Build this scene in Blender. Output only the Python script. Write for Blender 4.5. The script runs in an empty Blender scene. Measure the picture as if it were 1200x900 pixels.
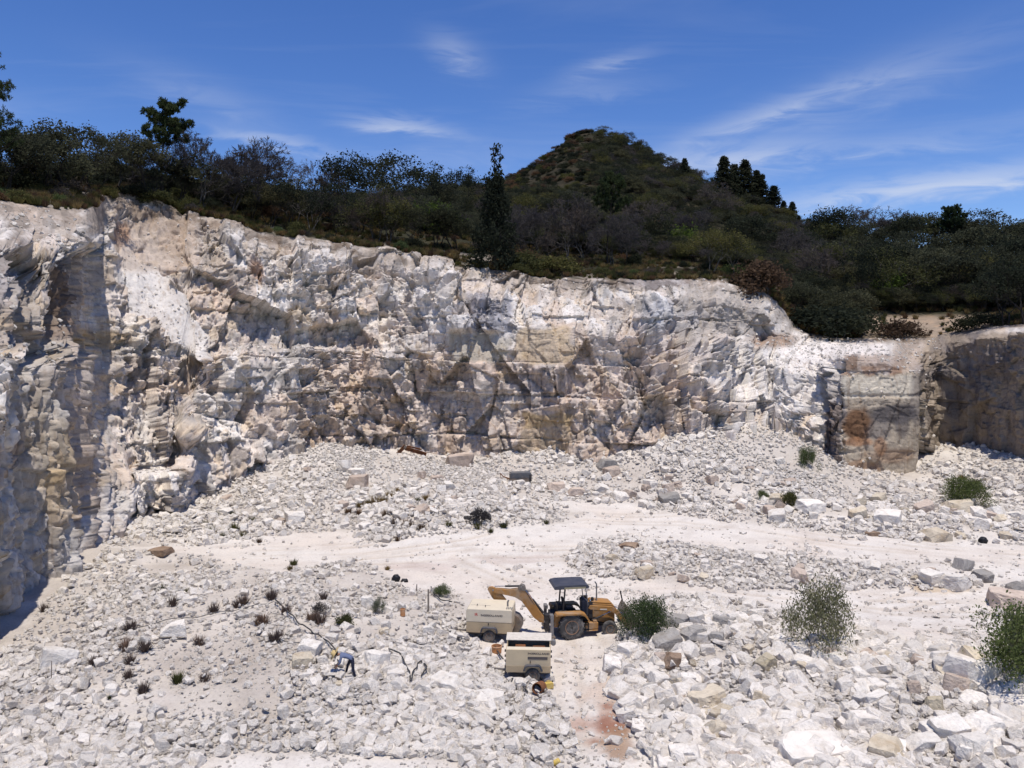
import bpy, bmesh, math, random
import numpy as np
from mathutils import Vector, Matrix, Euler

scene = bpy.context.scene
COL = scene.collection
R = math.radians

# ------------------------------------------------------------------ camera
F = 940.0                 # focal length in photo pixels (1200 wide)
H = 16.5                  # eye height above the pit floor, metres
S = 1.1                   # depth unit used in the survey tables below
TH = math.atan(50.0 / F)  # slight downward pitch
CT, ST = math.cos(TH), math.sin(TH)
cam_data = bpy.data.cameras.new('camera')
cam_data.sensor_width = 36.0
cam_data.lens = 36.0 * F / 1200.0
cam_data.clip_start = 0.1
cam_data.clip_end = 5000.0
cam = bpy.data.objects.new('camera', cam_data)
COL.objects.link(cam)
cam.location = (0, 0, H)
cam.rotation_euler = (math.pi / 2 - TH, 0, 0)
scene.camera = cam

# ------------------------------------------------------------------ sky and sun
SUN_EL, SUN_AZ = 77.0, 163.0      # azimuth clockwise from +Y (view direction)
world = bpy.data.worlds.new('World')
scene.world = world
world.use_nodes = True
wn, wl = world.node_tree.nodes, world.node_tree.links
wn.clear()


def wmath(op, a, b=None, c=None, clamp=False):
    n = wn.new('ShaderNodeMath'); n.operation = op; n.use_clamp = clamp
    for i, v in enumerate((a, b, c)):
        if v is None: continue
        if isinstance(v, (int, float)): n.inputs[i].default_value = v
        else: wl.new(v, n.inputs[i])
    return n.outputs[0]


sky = wn.new('ShaderNodeTexSky')
sky.sky_type = 'NISHITA'
sky.sun_disc = False
sky.sun_elevation = R(SUN_EL)
sky.sun_rotation = R(SUN_AZ)
sky.altitude = 2300.0
sky.air_density = 1.0
sky.dust_density = 0.5
sky.ozone_density = 2.2
tc = wn.new('ShaderNodeTexCoord')
sep = wn.new('ShaderNodeSeparateXYZ'); wl.new(tc.outputs['Generated'], sep.inputs[0])
az = wmath('ARCTAN2', sep.outputs[0], sep.outputs[1])
el = wmath('ARCSINE', sep.outputs[2])
# thin high cirrus: stretched noise on a flat cloud layer, over the whole sky
dz = wmath('MAXIMUM', sep.outputs[2], 0.03)
lx = wmath('DIVIDE', sep.outputs[0], dz); ly = wmath('DIVIDE', sep.outputs[1], dz)
cx = wn.new('ShaderNodeCombineXYZ'); wl.new(lx, cx.inputs[0]); wl.new(ly, cx.inputs[1])
mp = wn.new('ShaderNodeMapping'); mp.inputs['Rotation'].default_value = (0, 0, R(28)); mp.inputs['Scale'].default_value = (0.55, 1.9, 1)
wl.new(cx.outputs[0], mp.inputs[0])
nz = wn.new('ShaderNodeTexNoise'); nz.inputs['Scale'].default_value = 0.9; nz.inputs['Detail'].default_value = 5; nz.inputs['Roughness'].default_value = 0.62; nz.inputs['Distortion'].default_value = 0.6
wl.new(mp.outputs[0], nz.inputs['Vector'])
cirrus = wmath('MULTIPLY', wmath('SUBTRACT', nz.outputs['Fac'], 0.50, clamp=True), 0.28)
# individual wisps: azimuth / elevation (degrees), half sizes, tilt, strength
ang = wn.new('ShaderNodeCombineXYZ'); wl.new(az, ang.inputs[0]); wl.new(el, ang.inputs[1])
br = wn.new('ShaderNodeTexNoise'); br.inputs['Scale'].default_value = 11; br.inputs['Detail'].default_value = 5; br.inputs['Roughness'].default_value = 0.6; br.inputs['Distortion'].default_value = 1.3
wm = wn.new('ShaderNodeMapping'); wm.inputs['Scale'].default_value = (0.8, 3.4, 1); wm.inputs['Rotation'].default_value = (0, 0, R(-10)); wl.new(ang.outputs[0], wm.inputs[0]); wl.new(wm.outputs[0], br.inputs['Vector'])
brk = wmath('MULTIPLY', wmath('SUBTRACT', br.outputs['Fac'], 0.22, clamp=True), 2.0)
wob = wmath('MULTIPLY', wmath('SUBTRACT', br.outputs['Fac'], 0.5), 0.05)
total = cirrus
for (a0, e0, ra, re, tilt, k) in [
        (-7.5, 14.5, 3.4, 0.55, -6, .80), (-4.0, 19.4, 2.0, 1.0, -22, .38), (6.5, 18.5, 2.6, .62, 14, .42), (5.6, 17.0, 4.2, .7, 4, .2),
        (-16.3, 13.3, 3.4, .5, -9, .62), (16.8, 14.6, 7.0, .75, 15, .52), (14.8, 12.4, 5.5, .7, 4, .55), (26.5, 9.6, 8.5, .75, 4, .95),
        (23.0, 15.5, 9.0, 1.7, 16, .22), (-20.5, 15.8, 5.0, 1.1, -15, .18), (22.0, 12.0, 8.0, .7, 5, .34), (-40.0, 13.0, 7.0, .9, 5, .6),
        (44.0, 14.0, 8.0, 1.0, 8, .6), (-30.0, 25.0, 8.0, 1.2, 12, .3), (-3, 12.5, 9, 1.6, 0, .16)]:
    da = wmath('SUBTRACT', az, R(a0)); de = wmath('ADD', wmath('SUBTRACT', el, R(e0)), wob)
    ct, st = math.cos(R(tilt)), math.sin(R(tilt))
    p = wmath('ADD', wmath('MULTIPLY', da, ct / R(ra)), wmath('MULTIPLY', de, st / R(ra)))
    q = wmath('ADD', wmath('MULTIPLY', da, -st / R(re)), wmath('MULTIPLY', de, ct / R(re)))
    g = wmath('EXPONENT', wmath('MULTIPLY', wmath('ADD', wmath('MULTIPLY', p, p), wmath('MULTIPLY', q, q)), -1.0))
    total = wmath('ADD', total, wmath('MULTIPLY', wmath('MULTIPLY', g, brk), k))
total = wmath('MINIMUM', total, 0.85)
mixc = wn.new('ShaderNodeMix'); mixc.data_type = 'RGBA'
hs = wn.new('ShaderNodeHueSaturation'); hs.inputs['Saturation'].default_value = 1.26; hs.inputs['Hue'].default_value = 0.514; hs.inputs['Value'].default_value = 1.38; wl.new(sky.outputs[0], hs.inputs['Color'])
wl.new(total, mixc.inputs['Factor']); wl.new(hs.outputs[0], mixc.inputs['A'])
mixc.inputs['B'].default_value = (6.4, 6.9, 8.0, 1)
bg = wn.new('ShaderNodeBackground'); bg.inputs['Strength'].default_value = 0.107
wl.new(mixc.outputs['Result'], bg.inputs['Color'])
wo = wn.new('ShaderNodeOutputWorld'); wl.new(bg.outputs[0], wo.inputs['Surface'])

sun_data = bpy.data.lights.new('sun', 'SUN')
sun_data.energy = 4.3
sun_data.angle = R(0.55)
sun_data.color = (1.0, 0.95, 0.88)
sun = bpy.data.objects.new('sun', sun_data)
COL.objects.link(sun)
sd = Vector((math.sin(R(SUN_AZ)) * math.cos(R(SUN_EL)), math.cos(R(SUN_AZ)) * math.cos(R(SUN_EL)), math.sin(R(SUN_EL))))
sun.rotation_euler = (-sd).to_track_quat('-Z', 'Y').to_euler()
sun.location = (0, 0, 200)

vs = scene.view_settings
vs.view_transform = 'Standard'; vs.look = 'None'; vs.gamma = 1.0; vs.use_curve_mapping = False
vs.exposure = 0.0
scene.cycles.max_bounces = 4
scene.cycles.diffuse_bounces = 2
scene.cycles.adaptive_threshold = 0.025
scene.cycles.use_denoising = True

# ------------------------------------------------------------------ helpers: survey geometry


def ray(px, py):
    x = (np.asarray(px, float) - 600.0) / F; u = (450.0 - np.asarray(py, float)) / F
    return x, CT + u * ST, -ST + u * CT


def P(px, py, Y):
    """world point on the sight line (px,py) at northing Y (survey units)"""
    dx, dy, dzv = ray(px, py); t = np.asarray(Y, float) * S / dy
    return np.stack(np.broadcast_arrays(dx * t, dy * t, H + dzv * t), -1)


def PZ(px, py, z):
    dx, dy, dzv = ray(px, py); t = (z - H) / dzv
    return np.stack(np.broadcast_arrays(dx * t, dy * t, H + dzv * t), -1)


def project(X, Y, Z):
    f = Y * CT - (Z - H) * ST; u = Y * ST + (Z - H) * CT
    return 600 + F * X / f, 450 - F * u / f


# ------------------------------------------------------------------ helpers: noise
def hash2(i, j, s=0):
    n = (np.asarray(i).astype(np.int64) * 374761393 + np.asarray(j).astype(np.int64) * 668265263 + s * 974126177) & 0xffffffff
    n = ((n ^ (n >> 13)) * 1274126177) & 0xffffffff
    n = ((n ^ (n >> 15)) * 2246822519) & 0xffffffff
    n = n ^ (n >> 16)
    return (n & 0xffffff) / float(0x1000000)


def vn(x, y, s=0):
    i = np.floor(x); j = np.floor(y); fx = x - i; fy = y - j
    fx = fx * fx * (3 - 2 * fx); fy = fy * fy * (3 - 2 * fy)
    a = hash2(i, j, s); b = hash2(i + 1, j, s); c = hash2(i, j + 1, s); d = hash2(i + 1, j + 1, s)
    return (a + (b - a) * fx) * (1 - fy) + (c + (d - c) * fx) * fy


def fbm(x, y, s=0, o=4, g=0.5):
    r = 0; a = 1; t = 0
    for k in range(o):
        r = r + a * vn(x * 2 ** k + 17.3 * k, y * 2 ** k - 9.1 * k, s + k); t += a; a *= g
    return r / t - 0.5


def voro(x, y, s=0):
    i = np.floor(x); j = np.floor(y)
    f1 = np.full(x.shape, 9.0); f2 = f1.copy(); ci = i.copy(); cj = j.copy(); dx = f1.copy(); dy = f1.copy()
    for a in (-1, 0, 1):
        for b in (-1, 0, 1):
            ii, jj = i + a, j + b
            ex = x - (ii + 0.1 + .8 * hash2(ii, jj, s)); ey = y - (jj + .1 + .8 * hash2(ii, jj, s + 1))
            d = np.hypot(ex, ey)
            m = d < f1
            f2 = np.where(m, f1, np.minimum(f2, d))
            f1 = np.where(m, d, f1); ci = np.where(m, ii, ci); cj = np.where(m, jj, cj); dx = np.where(m, ex, dx); dy = np.where(m, ey, dy)
    return f1, f2, ci, cj, dx, dy


def facet(x, y, s, tilt=1.2):
    f1, f2, ci, cj, dx, dy = voro(x, y, s)
    v = hash2(ci, cj, s + 2) - .5 + tilt * ((hash2(ci, cj, s + 3) - .5) * dx + (hash2(ci, cj, s + 4) - .5) * dy)
    return v, f2 - f1, hash2(ci, cj, s + 5), dy


def inpoly(px, py, poly):
    px = np.asarray(px, float); py = np.asarray(py, float)
    r = np.zeros(px.shape, bool); n = len(poly)
    for k in range(n):
        x1, y1 = poly[k]; x2, y2 = poly[(k + 1) % n]
        if y1 == y2: continue
        c = ((y1 > py) != (y2 > py)) & (px < (x2 - x1) * (py - y1) / (y2 - y1) + x1)
        r ^= c
    return r


def smooth(x): x = np.clip(x, 0, 1); return x * x * (3 - 2 * x)


# ------------------------------------------------------------------ helpers: meshes and objects
def raw_mesh(name, V, Fc, mats=()):
    """V (n,3) array, Fc (m,k) array of equal-size faces"""
    V = np.asarray(V, np.float32); Fc = np.asarray(Fc, np.int32)
    me = bpy.data.meshes.new(name)
    m, k = Fc.shape
    me.vertices.add(len(V)); me.vertices.foreach_set('co', V.ravel())
    me.loops.add(m * k); me.loops.foreach_set('vertex_index', Fc.ravel())
    me.polygons.add(m); me.polygons.foreach_set('loop_start', np.arange(0, m * k, k, dtype=np.int32))
    me.update(calc_edges=True); me.validate()
    for mt in mats: me.materials.append(mt)
    return me


def grid_faces(r, c):
    i = np.arange(r * c).reshape(r, c)
    return np.stack([i[:-1, :-1], i[:-1, 1:], i[1:, 1:], i[1:, :-1]], -1).reshape(-1, 4)


def set_col(me, C):
    a = me.color_attributes.new('Col', 'FLOAT_COLOR', 'POINT')
    C4 = np.concatenate([np.asarray(C, np.float32).reshape(-1, 3), np.ones((len(me.vertices), 1), np.float32)], 1)
    a.data.foreach_set('color', C4.ravel())


def set_smooth(me, v=True):
    me.polygons.foreach_set('use_smooth', np.full(len(me.polygons), v, bool))


def obj(name, me, parent=None, loc=None, rot=None, scl=None, mat=None):
    o = bpy.data.objects.new(name, me); COL.objects.link(o)
    if parent is not None: o.parent = parent
    if loc is not None: o.location = loc
    if rot is not None: o.rotation_euler = rot
    if scl is not None: o.scale = (scl, scl, scl) if isinstance(scl, (int, float)) else scl
    if mat is not None:
        if not me.materials: me.materials.append(mat)
        o.material_slots[0].link = 'OBJECT'; o.material_slots[0].material = mat
    return o


def tag(o, label, cat, group=None):
    o['label'] = label; o['category'] = cat
    if group: o['group'] = group
    return o


def empty(name, loc, rotz=0.0):
    o = bpy.data.objects.new(name, None); COL.objects.link(o)
    o.location = loc; o.rotation_euler = (0, 0, rotz); o.empty_display_size = .2
    return o


class MB:
    """collects boxes, prisms, cylinders, tubes; build() links ONE mesh object"""

    def __init__(s): s.bm = bmesh.new()

    def _add(s, pts, faces):
        vs_ = [s.bm.verts.new(p) for p in pts]
        for f in faces:
            try: s.bm.faces.new([vs_[i] for i in f])
            except ValueError: pass
        return s

    def box(s, c, d, rot=None):
        x, y, z = [k / 2 for k in d]
        pts = [Vector(p) for p in [(-x, -y, -z), (x, -y, -z), (x, y, -z), (-x, y, -z), (-x, -y, z), (x, -y, z), (x, y, z), (-x, y, z)]]
        m = Euler(rot).to_matrix() if rot else Matrix.Identity(3)
        return s._add([m @ p + Vector(c) for p in pts], [(0, 3, 2, 1), (4, 5, 6, 7), (0, 1, 5, 4), (1, 2, 6, 5), (2, 3, 7, 6), (3, 0, 4, 7)])

    def prism(s, prof, y0, y1):
        """profile in the XZ plane pushed from y0 to y1"""
        n = len(prof)
        pts = [(x, y0, z) for x, z in prof] + [(x, y1, z) for x, z in prof]
        return s._add(pts, [tuple(range(n)), tuple(range(2 * n - 1, n - 1, -1))] + [(i, i + n, (i + 1) % n + n, (i + 1) % n) for i in range(n)])

    def tube(s, pts, r, n=10, cap=True):
        pts = [Vector(p) for p in pts]; rr = r if isinstance(r, (list, tuple)) else [r] * len(pts)
        rings = []; up = Vector((0.13, 0.21, 1)).normalized()
        for k, p in enumerate(pts):
            d = (pts[min(k + 1, len(pts) - 1)] - pts[max(k - 1, 0)]).normalized()
            a = d.cross(up)
            if a.length < 1e-3: a = d.cross(Vector((1, 0, 0)))
            a.normalize(); b = d.cross(a)
            rings.append([s.bm.verts.new(p + (a * math.cos(2 * math.pi * i / n) + b * math.sin(2 * math.pi * i / n)) * rr[k]) for i in range(n)])
        for q, w in zip(rings, rings[1:]):
            for i in range(n): s.bm.faces.new((q[i], q[(i + 1) % n], w[(i + 1) % n], w[i]))
        if cap:
            s.bm.faces.new(rings[0][::-1]); s.bm.faces.new(rings[-1])
        return s

    def cyl(s, a, b, r, n=18): return s.tube([a, b], r, n)

    def lathe(s, prof, c, n=28):
        """profile of (radius, y) spun round the Y axis through c"""
        c = Vector(c); rings = []
        for (r, y) in prof:
            rings.append([s.bm.verts.new(c + Vector((r * math.cos(2 * math.pi * i / n), y, r * math.sin(2 * math.pi * i / n)))) for i in range(n)])
        for q, w in zip(rings, rings[1:]):
            for i in range(n): s.bm.faces.new((q[i], w[i], w[(i + 1) % n], q[(i + 1) % n]))
        s.bm.faces.new(rings[0]); s.bm.faces.new(rings[-1][::-1])
        return s

    def build(s, name, mat, parent=None, bevel=0.0, smooth_=False, **kw):
        bm = s.bm
        bmesh.ops.recalc_face_normals(bm, faces=bm.faces[:])
        if bevel > 0:
            bmesh.ops.bevel(bm, geom=[e for e in bm.edges if e.is_manifold and e.calc_face_angle(0) > 0.5], offset=bevel, segments=2, affect='EDGES', profile=.5, clamp_overlap=True)
        me = bpy.data.meshes.new(name); bm.to_mesh(me); bm.free()
        me.materials.append(mat)
        if smooth_: set_smooth(me)
        return obj(name, me, parent, **kw)


# ------------------------------------------------------------------ materials
MATS = {}


def new_mat(name):
    m = bpy.data.materials.new(name); m.use_nodes = True
    nt = m.node_tree; nt.nodes.clear()
    out = nt.nodes.new('ShaderNodeOutputMaterial'); b = nt.nodes.new('ShaderNodeBsdfPrincipled')
    nt.links.new(b.outputs[0], out.inputs[0])
    MATS[name] = m
    return m, nt, b


class NT:
    def __init__(s, nt): s.nt = nt

    def n(s, t, **kw):
        nd = s.nt.nodes.new(t)
        for k, v in kw.items(): setattr(nd, k, v)
        return nd

    def l(s, a, b): s.nt.links.new(a, b)

    def noise(s, scale, detail=4, rough=.55, vec=None, dist=0):
        nd = s.n('ShaderNodeTexNoise'); nd.inputs['Scale'].default_value = scale; nd.inputs['Detail'].default_value = detail
        nd.inputs['Roughness'].default_value = rough; nd.inputs['Distortion'].default_value = dist
        if vec is not None: s.l(vec, nd.inputs['Vector'])
        return nd.outputs['Fac']

    def ramp(s, fac, stops):
        nd = s.n('ShaderNodeValToRGB'); s.l(fac, nd.inputs[0]); e = nd.color_ramp.elements
        while len(e) < len(stops): e.new(.5)
        for k, (p, c) in enumerate(stops): e[k].position = p; e[k].color = (*c, 1) if len(c) == 3 else c
        return nd.outputs[0]

    def mix(s, a, b, fac, mode='MIX'):
        nd = s.n('ShaderNodeMix', data_type='RGBA', blend_type=mode)
        for v, k in ((a, 'A'), (b, 'B'), (fac, 'Factor')):
            if isinstance(v, (int, float)): nd.inputs[k].default_value = v
            elif isinstance(v, tuple): nd.inputs[k].default_value = (*v, 1)
            else: s.l(v, nd.inputs[k])
        return nd.outputs['Result']

    def math(s, op, a, b=0.0, clamp=False):
        nd = s.n('ShaderNodeMath', operation=op, use_clamp=clamp)
        for i, v in enumerate((a, b)):
            if isinstance(v, (int, float)): nd.inputs[i].default_value = v
            else: s.l(v, nd.inputs[i])
        return nd.outputs[0]

    def bump(s, h, strength, dist, prev=None):
        nd = s.n('ShaderNodeBump'); nd.inputs['Strength'].default_value = strength; nd.inputs['Distance'].default_value = dist
        s.l(h, nd.inputs['Height'])
        if prev is not None: s.l(prev, nd.inputs['Normal'])
        return nd.outputs[0]


def g3(v): return (v, v, v)


def mat_cliff():
    m, nt, b = new_mat('quarry_rock'); t = NT(nt)
    at = t.n('ShaderNodeVertexColor', layer_name='Col')
    geo = t.n('ShaderNodeNewGeometry'); pos = geo.outputs['Position']
    n2 = t.noise(3.2, 6, .68, pos)
    mp = t.n('ShaderNodeMapping'); mp.inputs['Scale'].default_value = (1.6, 1.6, .16); t.l(pos, mp.inputs[0])
    streak = t.noise(1.2, 3, .6, mp.outputs[0])
    c = t.mix(at.outputs[0], t.ramp(n2, [(.28, (.66, .61, .56)), (.46, (.98, .97, .96)), (.75, (1.12, 1.1, 1.08))]), 1.0, 'MULTIPLY')
    c = t.mix(c, t.ramp(streak, [(.30, (.66, .57, .50)), (.46, (1, 1, 1)), (.8, (1.06, 1.04, 1.02))]), .7, 'MULTIPLY')
    t.l(c, b.inputs['Base Color'])
    b.inputs['Roughness'].default_value = .95; b.inputs['Specular IOR Level'].default_value = .12
    t.l(t.bump(n2, .45, .16), b.inputs['Normal'])


def mat_ground(name, lo, mid, hi, bscale=1.0):
    m, nt, b = new_mat(name); t = NT(nt)
    at = t.n('ShaderNodeVertexColor', layer_name='Col')
    pos = t.n('ShaderNodeNewGeometry').outputs['Position']
    a = t.ramp(t.noise(.5, 3, .6, pos), [(.3, lo), (.5, mid), (.7, hi)])
    c = t.mix(at.outputs[0], a, 1.0, 'MULTIPLY')
    f = t.noise(7 * bscale, 6, .72, pos)
    c = t.mix(c, t.ramp(f, [(.3, g3(.72)), (.5, g3(1)), (.72, g3(1.08))]), .8, 'MULTIPLY')
    t.l(c, b.inputs['Base Color']); b.inputs['Roughness'].default_value = .97; b.inputs['Specular IOR Level'].default_value = .08
    t.l(t.bump(f, .6, .10), b.inputs['Normal'])


def mat_stone(name, base, stain, dark=.75):
    m, nt, b = new_mat(name); t = NT(nt)
    oi = t.n('ShaderNodeObjectInfo'); tcn = t.n('ShaderNodeTexCoord')
    vm = t.n('ShaderNodeVectorMath', operation='ADD'); t.l(tcn.outputs['Object'], vm.inputs[0])
    cmb = t.n('ShaderNodeCombineXYZ'); sc = t.math('MULTIPLY', oi.outputs['Random'], 57.0)
    for k in range(3): t.l(sc, cmb.inputs[k])
    t.l(cmb.outputs[0], vm.inputs[1]); vec = vm.outputs[0]
    tone = t.ramp(oi.outputs['Random'], [(0, g3(dark)), (.25, g3(.92)), (.6, g3(1.0)), (1, g3(1.1))])
    c = t.mix(base, tone, 1.0, 'MULTIPLY')
    c = t.mix(c, stain, t.ramp(t.noise(1.8, 2, .6, vec, .4), [(.48, g3(0)), (.72, g3(.75))]))
    n2 = t.noise(6, 4, .68, vec)
    c = t.mix(c, t.ramp(n2, [(.3, g3(.80)), (.55, g3(1)), (.8, g3(1.08))]), 1.0, 'MULTIPLY')
    t.l(c, b.inputs['Base Color']); b.inputs['Roughness'].default_value = .95; b.inputs['Specular IOR Level'].default_value = .1
    t.l(t.bump(n2, .8, .14), b.inputs['Normal'])


def mat_leaf(name, c0, c1, c2):
    m = bpy.data.materials.new(name); m.use_nodes = True; nt = m.node_tree; nt.nodes.clear(); MATS[name] = m; t = NT(nt)
    oi = t.n('ShaderNodeObjectInfo'); pos = t.n('ShaderNodeNewGeometry')
    f = t.math('ADD', t.math('MULTIPLY', pos.outputs['Random Per Island'], .40), t.math('MULTIPLY', t.noise(.8, 2, .6, pos.outputs['Position']), .6))
    c = t.ramp(f, [(.15, c0), (.5, c1), (.9, c2)])
    c = t.mix(c, t.ramp(oi.outputs['Random'], [(0, (.70, .72, .78)), (.5, (1, 1, 1)), (1, (1.32, 1.18, 1.02))]), 1.0, 'MULTIPLY')
    d1 = t.n('ShaderNodeBsdfDiffuse'); d2 = t.n('ShaderNodeBsdfTranslucent'); mx = t.n('ShaderNodeMixShader'); mx.inputs[0].default_value = .38
    t.l(c, d1.inputs[0]); t.l(c, d2.inputs[0]); t.l(d1.outputs[0], mx.inputs[1]); t.l(d2.outputs[0], mx.inputs[2])
    t.l(mx.outputs[0], t.n('ShaderNodeOutputMaterial').inputs[0])


def mat_plain(name, col, rough=.6, var=.25, metal=0.0, scale=5.0, dirt=None, dirt_amt=.5, spec=.3):
    m, nt, b = new_mat(name); t = NT(nt)
    vec = t.n('ShaderNodeTexCoord').outputs['Object']
    n = t.noise(scale, 6, .65, vec)
    c = t.mix(col, t.ramp(n, [(.25, g3(1 - var)), (.5, g3(1)), (.8, g3(1 + var * .5))]), 1.0, 'MULTIPLY')
    if dirt is not None:
        c = t.mix(c, dirt, t.ramp(t.noise(scale * .6, 7, .7, vec, .5), [(.45, g3(0)), (.7, g3(dirt_amt))]))
    t.l(c, b.inputs['Base Color']); b.inputs['Roughness'].default_value = rough; b.inputs['Metallic'].default_value = metal
    b.inputs['Specular IOR Level'].default_value = spec
    t.l(t.bump(t.noise(scale * 6, 3, .6, vec), .15, .02), b.inputs['Normal'])
    return m


mat_cliff()
mat_ground('pit_ground', (.88, .86, .85), (1, 1, 1), (1.06, 1.05, 1.04))
mat_ground('hill_ground', (.7, .72, .7), (1, 1, 1), (1.3, 1.2, 1.1), .4)
mat_stone('stone_mixed', (.765, .70, .62), (.60, .515, .415), .80)
mat_stone('stone_white', (.77, .71, .63), (.66, .575, .475), .90)
mat_stone('stone_cream', (.64, .55, .42), (.46, .35, .225), .88)
mat_stone('stone_grey', (.38, .35, .315), (.28, .245, .205), .85)
mat_stone('stone_pink', (.56, .455, .37), (.42, .31, .235), .88)
mat_stone('stone_brown', (.33, .235, .165), (.22, .14, .09), .9)
mat_stone('stone_lichen', (.56, .48, .35), (.45, .37, .22), .9)
mat_leaf('leaf_oak', (0.035, 0.039, 0.025), (0.070, 0.074, 0.045), (0.120, 0.120, 0.073))
mat_leaf('leaf_dark', (0.016, 0.021, 0.014), (0.034, 0.040, 0.027), (0.060, 0.068, 0.044))
mat_leaf('leaf_pine', (0.019, 0.031, 0.017), (0.043, 0.062, 0.031), (0.078, 0.097, 0.047))
mat_leaf('leaf_twig', (0.054, 0.049, 0.049), (0.086, 0.077, 0.074), (0.128, 0.113, 0.105))
mat_leaf('leaf_bright', (0.050, 0.080, 0.018), (0.100, 0.140, 0.030), (0.150, 0.190, 0.050))
mat_leaf('leaf_olive', (0.043, 0.049, 0.019), (0.089, 0.092, 0.037), (0.151, 0.144, 0.065))
mat_leaf('leaf_rust', (0.057, 0.038, 0.025), (0.108, 0.070, 0.046), (0.164, 0.114, 0.076))
mat_leaf('leaf_bush', (0.055, 0.080, 0.030), (0.105, 0.140, 0.055), (0.170, 0.195, 0.095))
mat_leaf('leaf_dry', (0.100, 0.070, 0.035), (0.200, 0.150, 0.070), (0.300, 0.240, 0.120))
mat_leaf('leaf_purple', (0.090, 0.065, 0.055), (0.150, 0.110, 0.090), (0.220, 0.165, 0.140))
mat_leaf('leaf_grey', (0.085, 0.100, 0.060), (0.160, 0.175, 0.110), (0.240, 0.250, 0.170))
mat_plain('bark_dark', (.036, .031, .027), .9, .4, spec=.1)
mat_plain('bark_grey', (.095, .086, .078), .9, .4, spec=.1)

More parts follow.
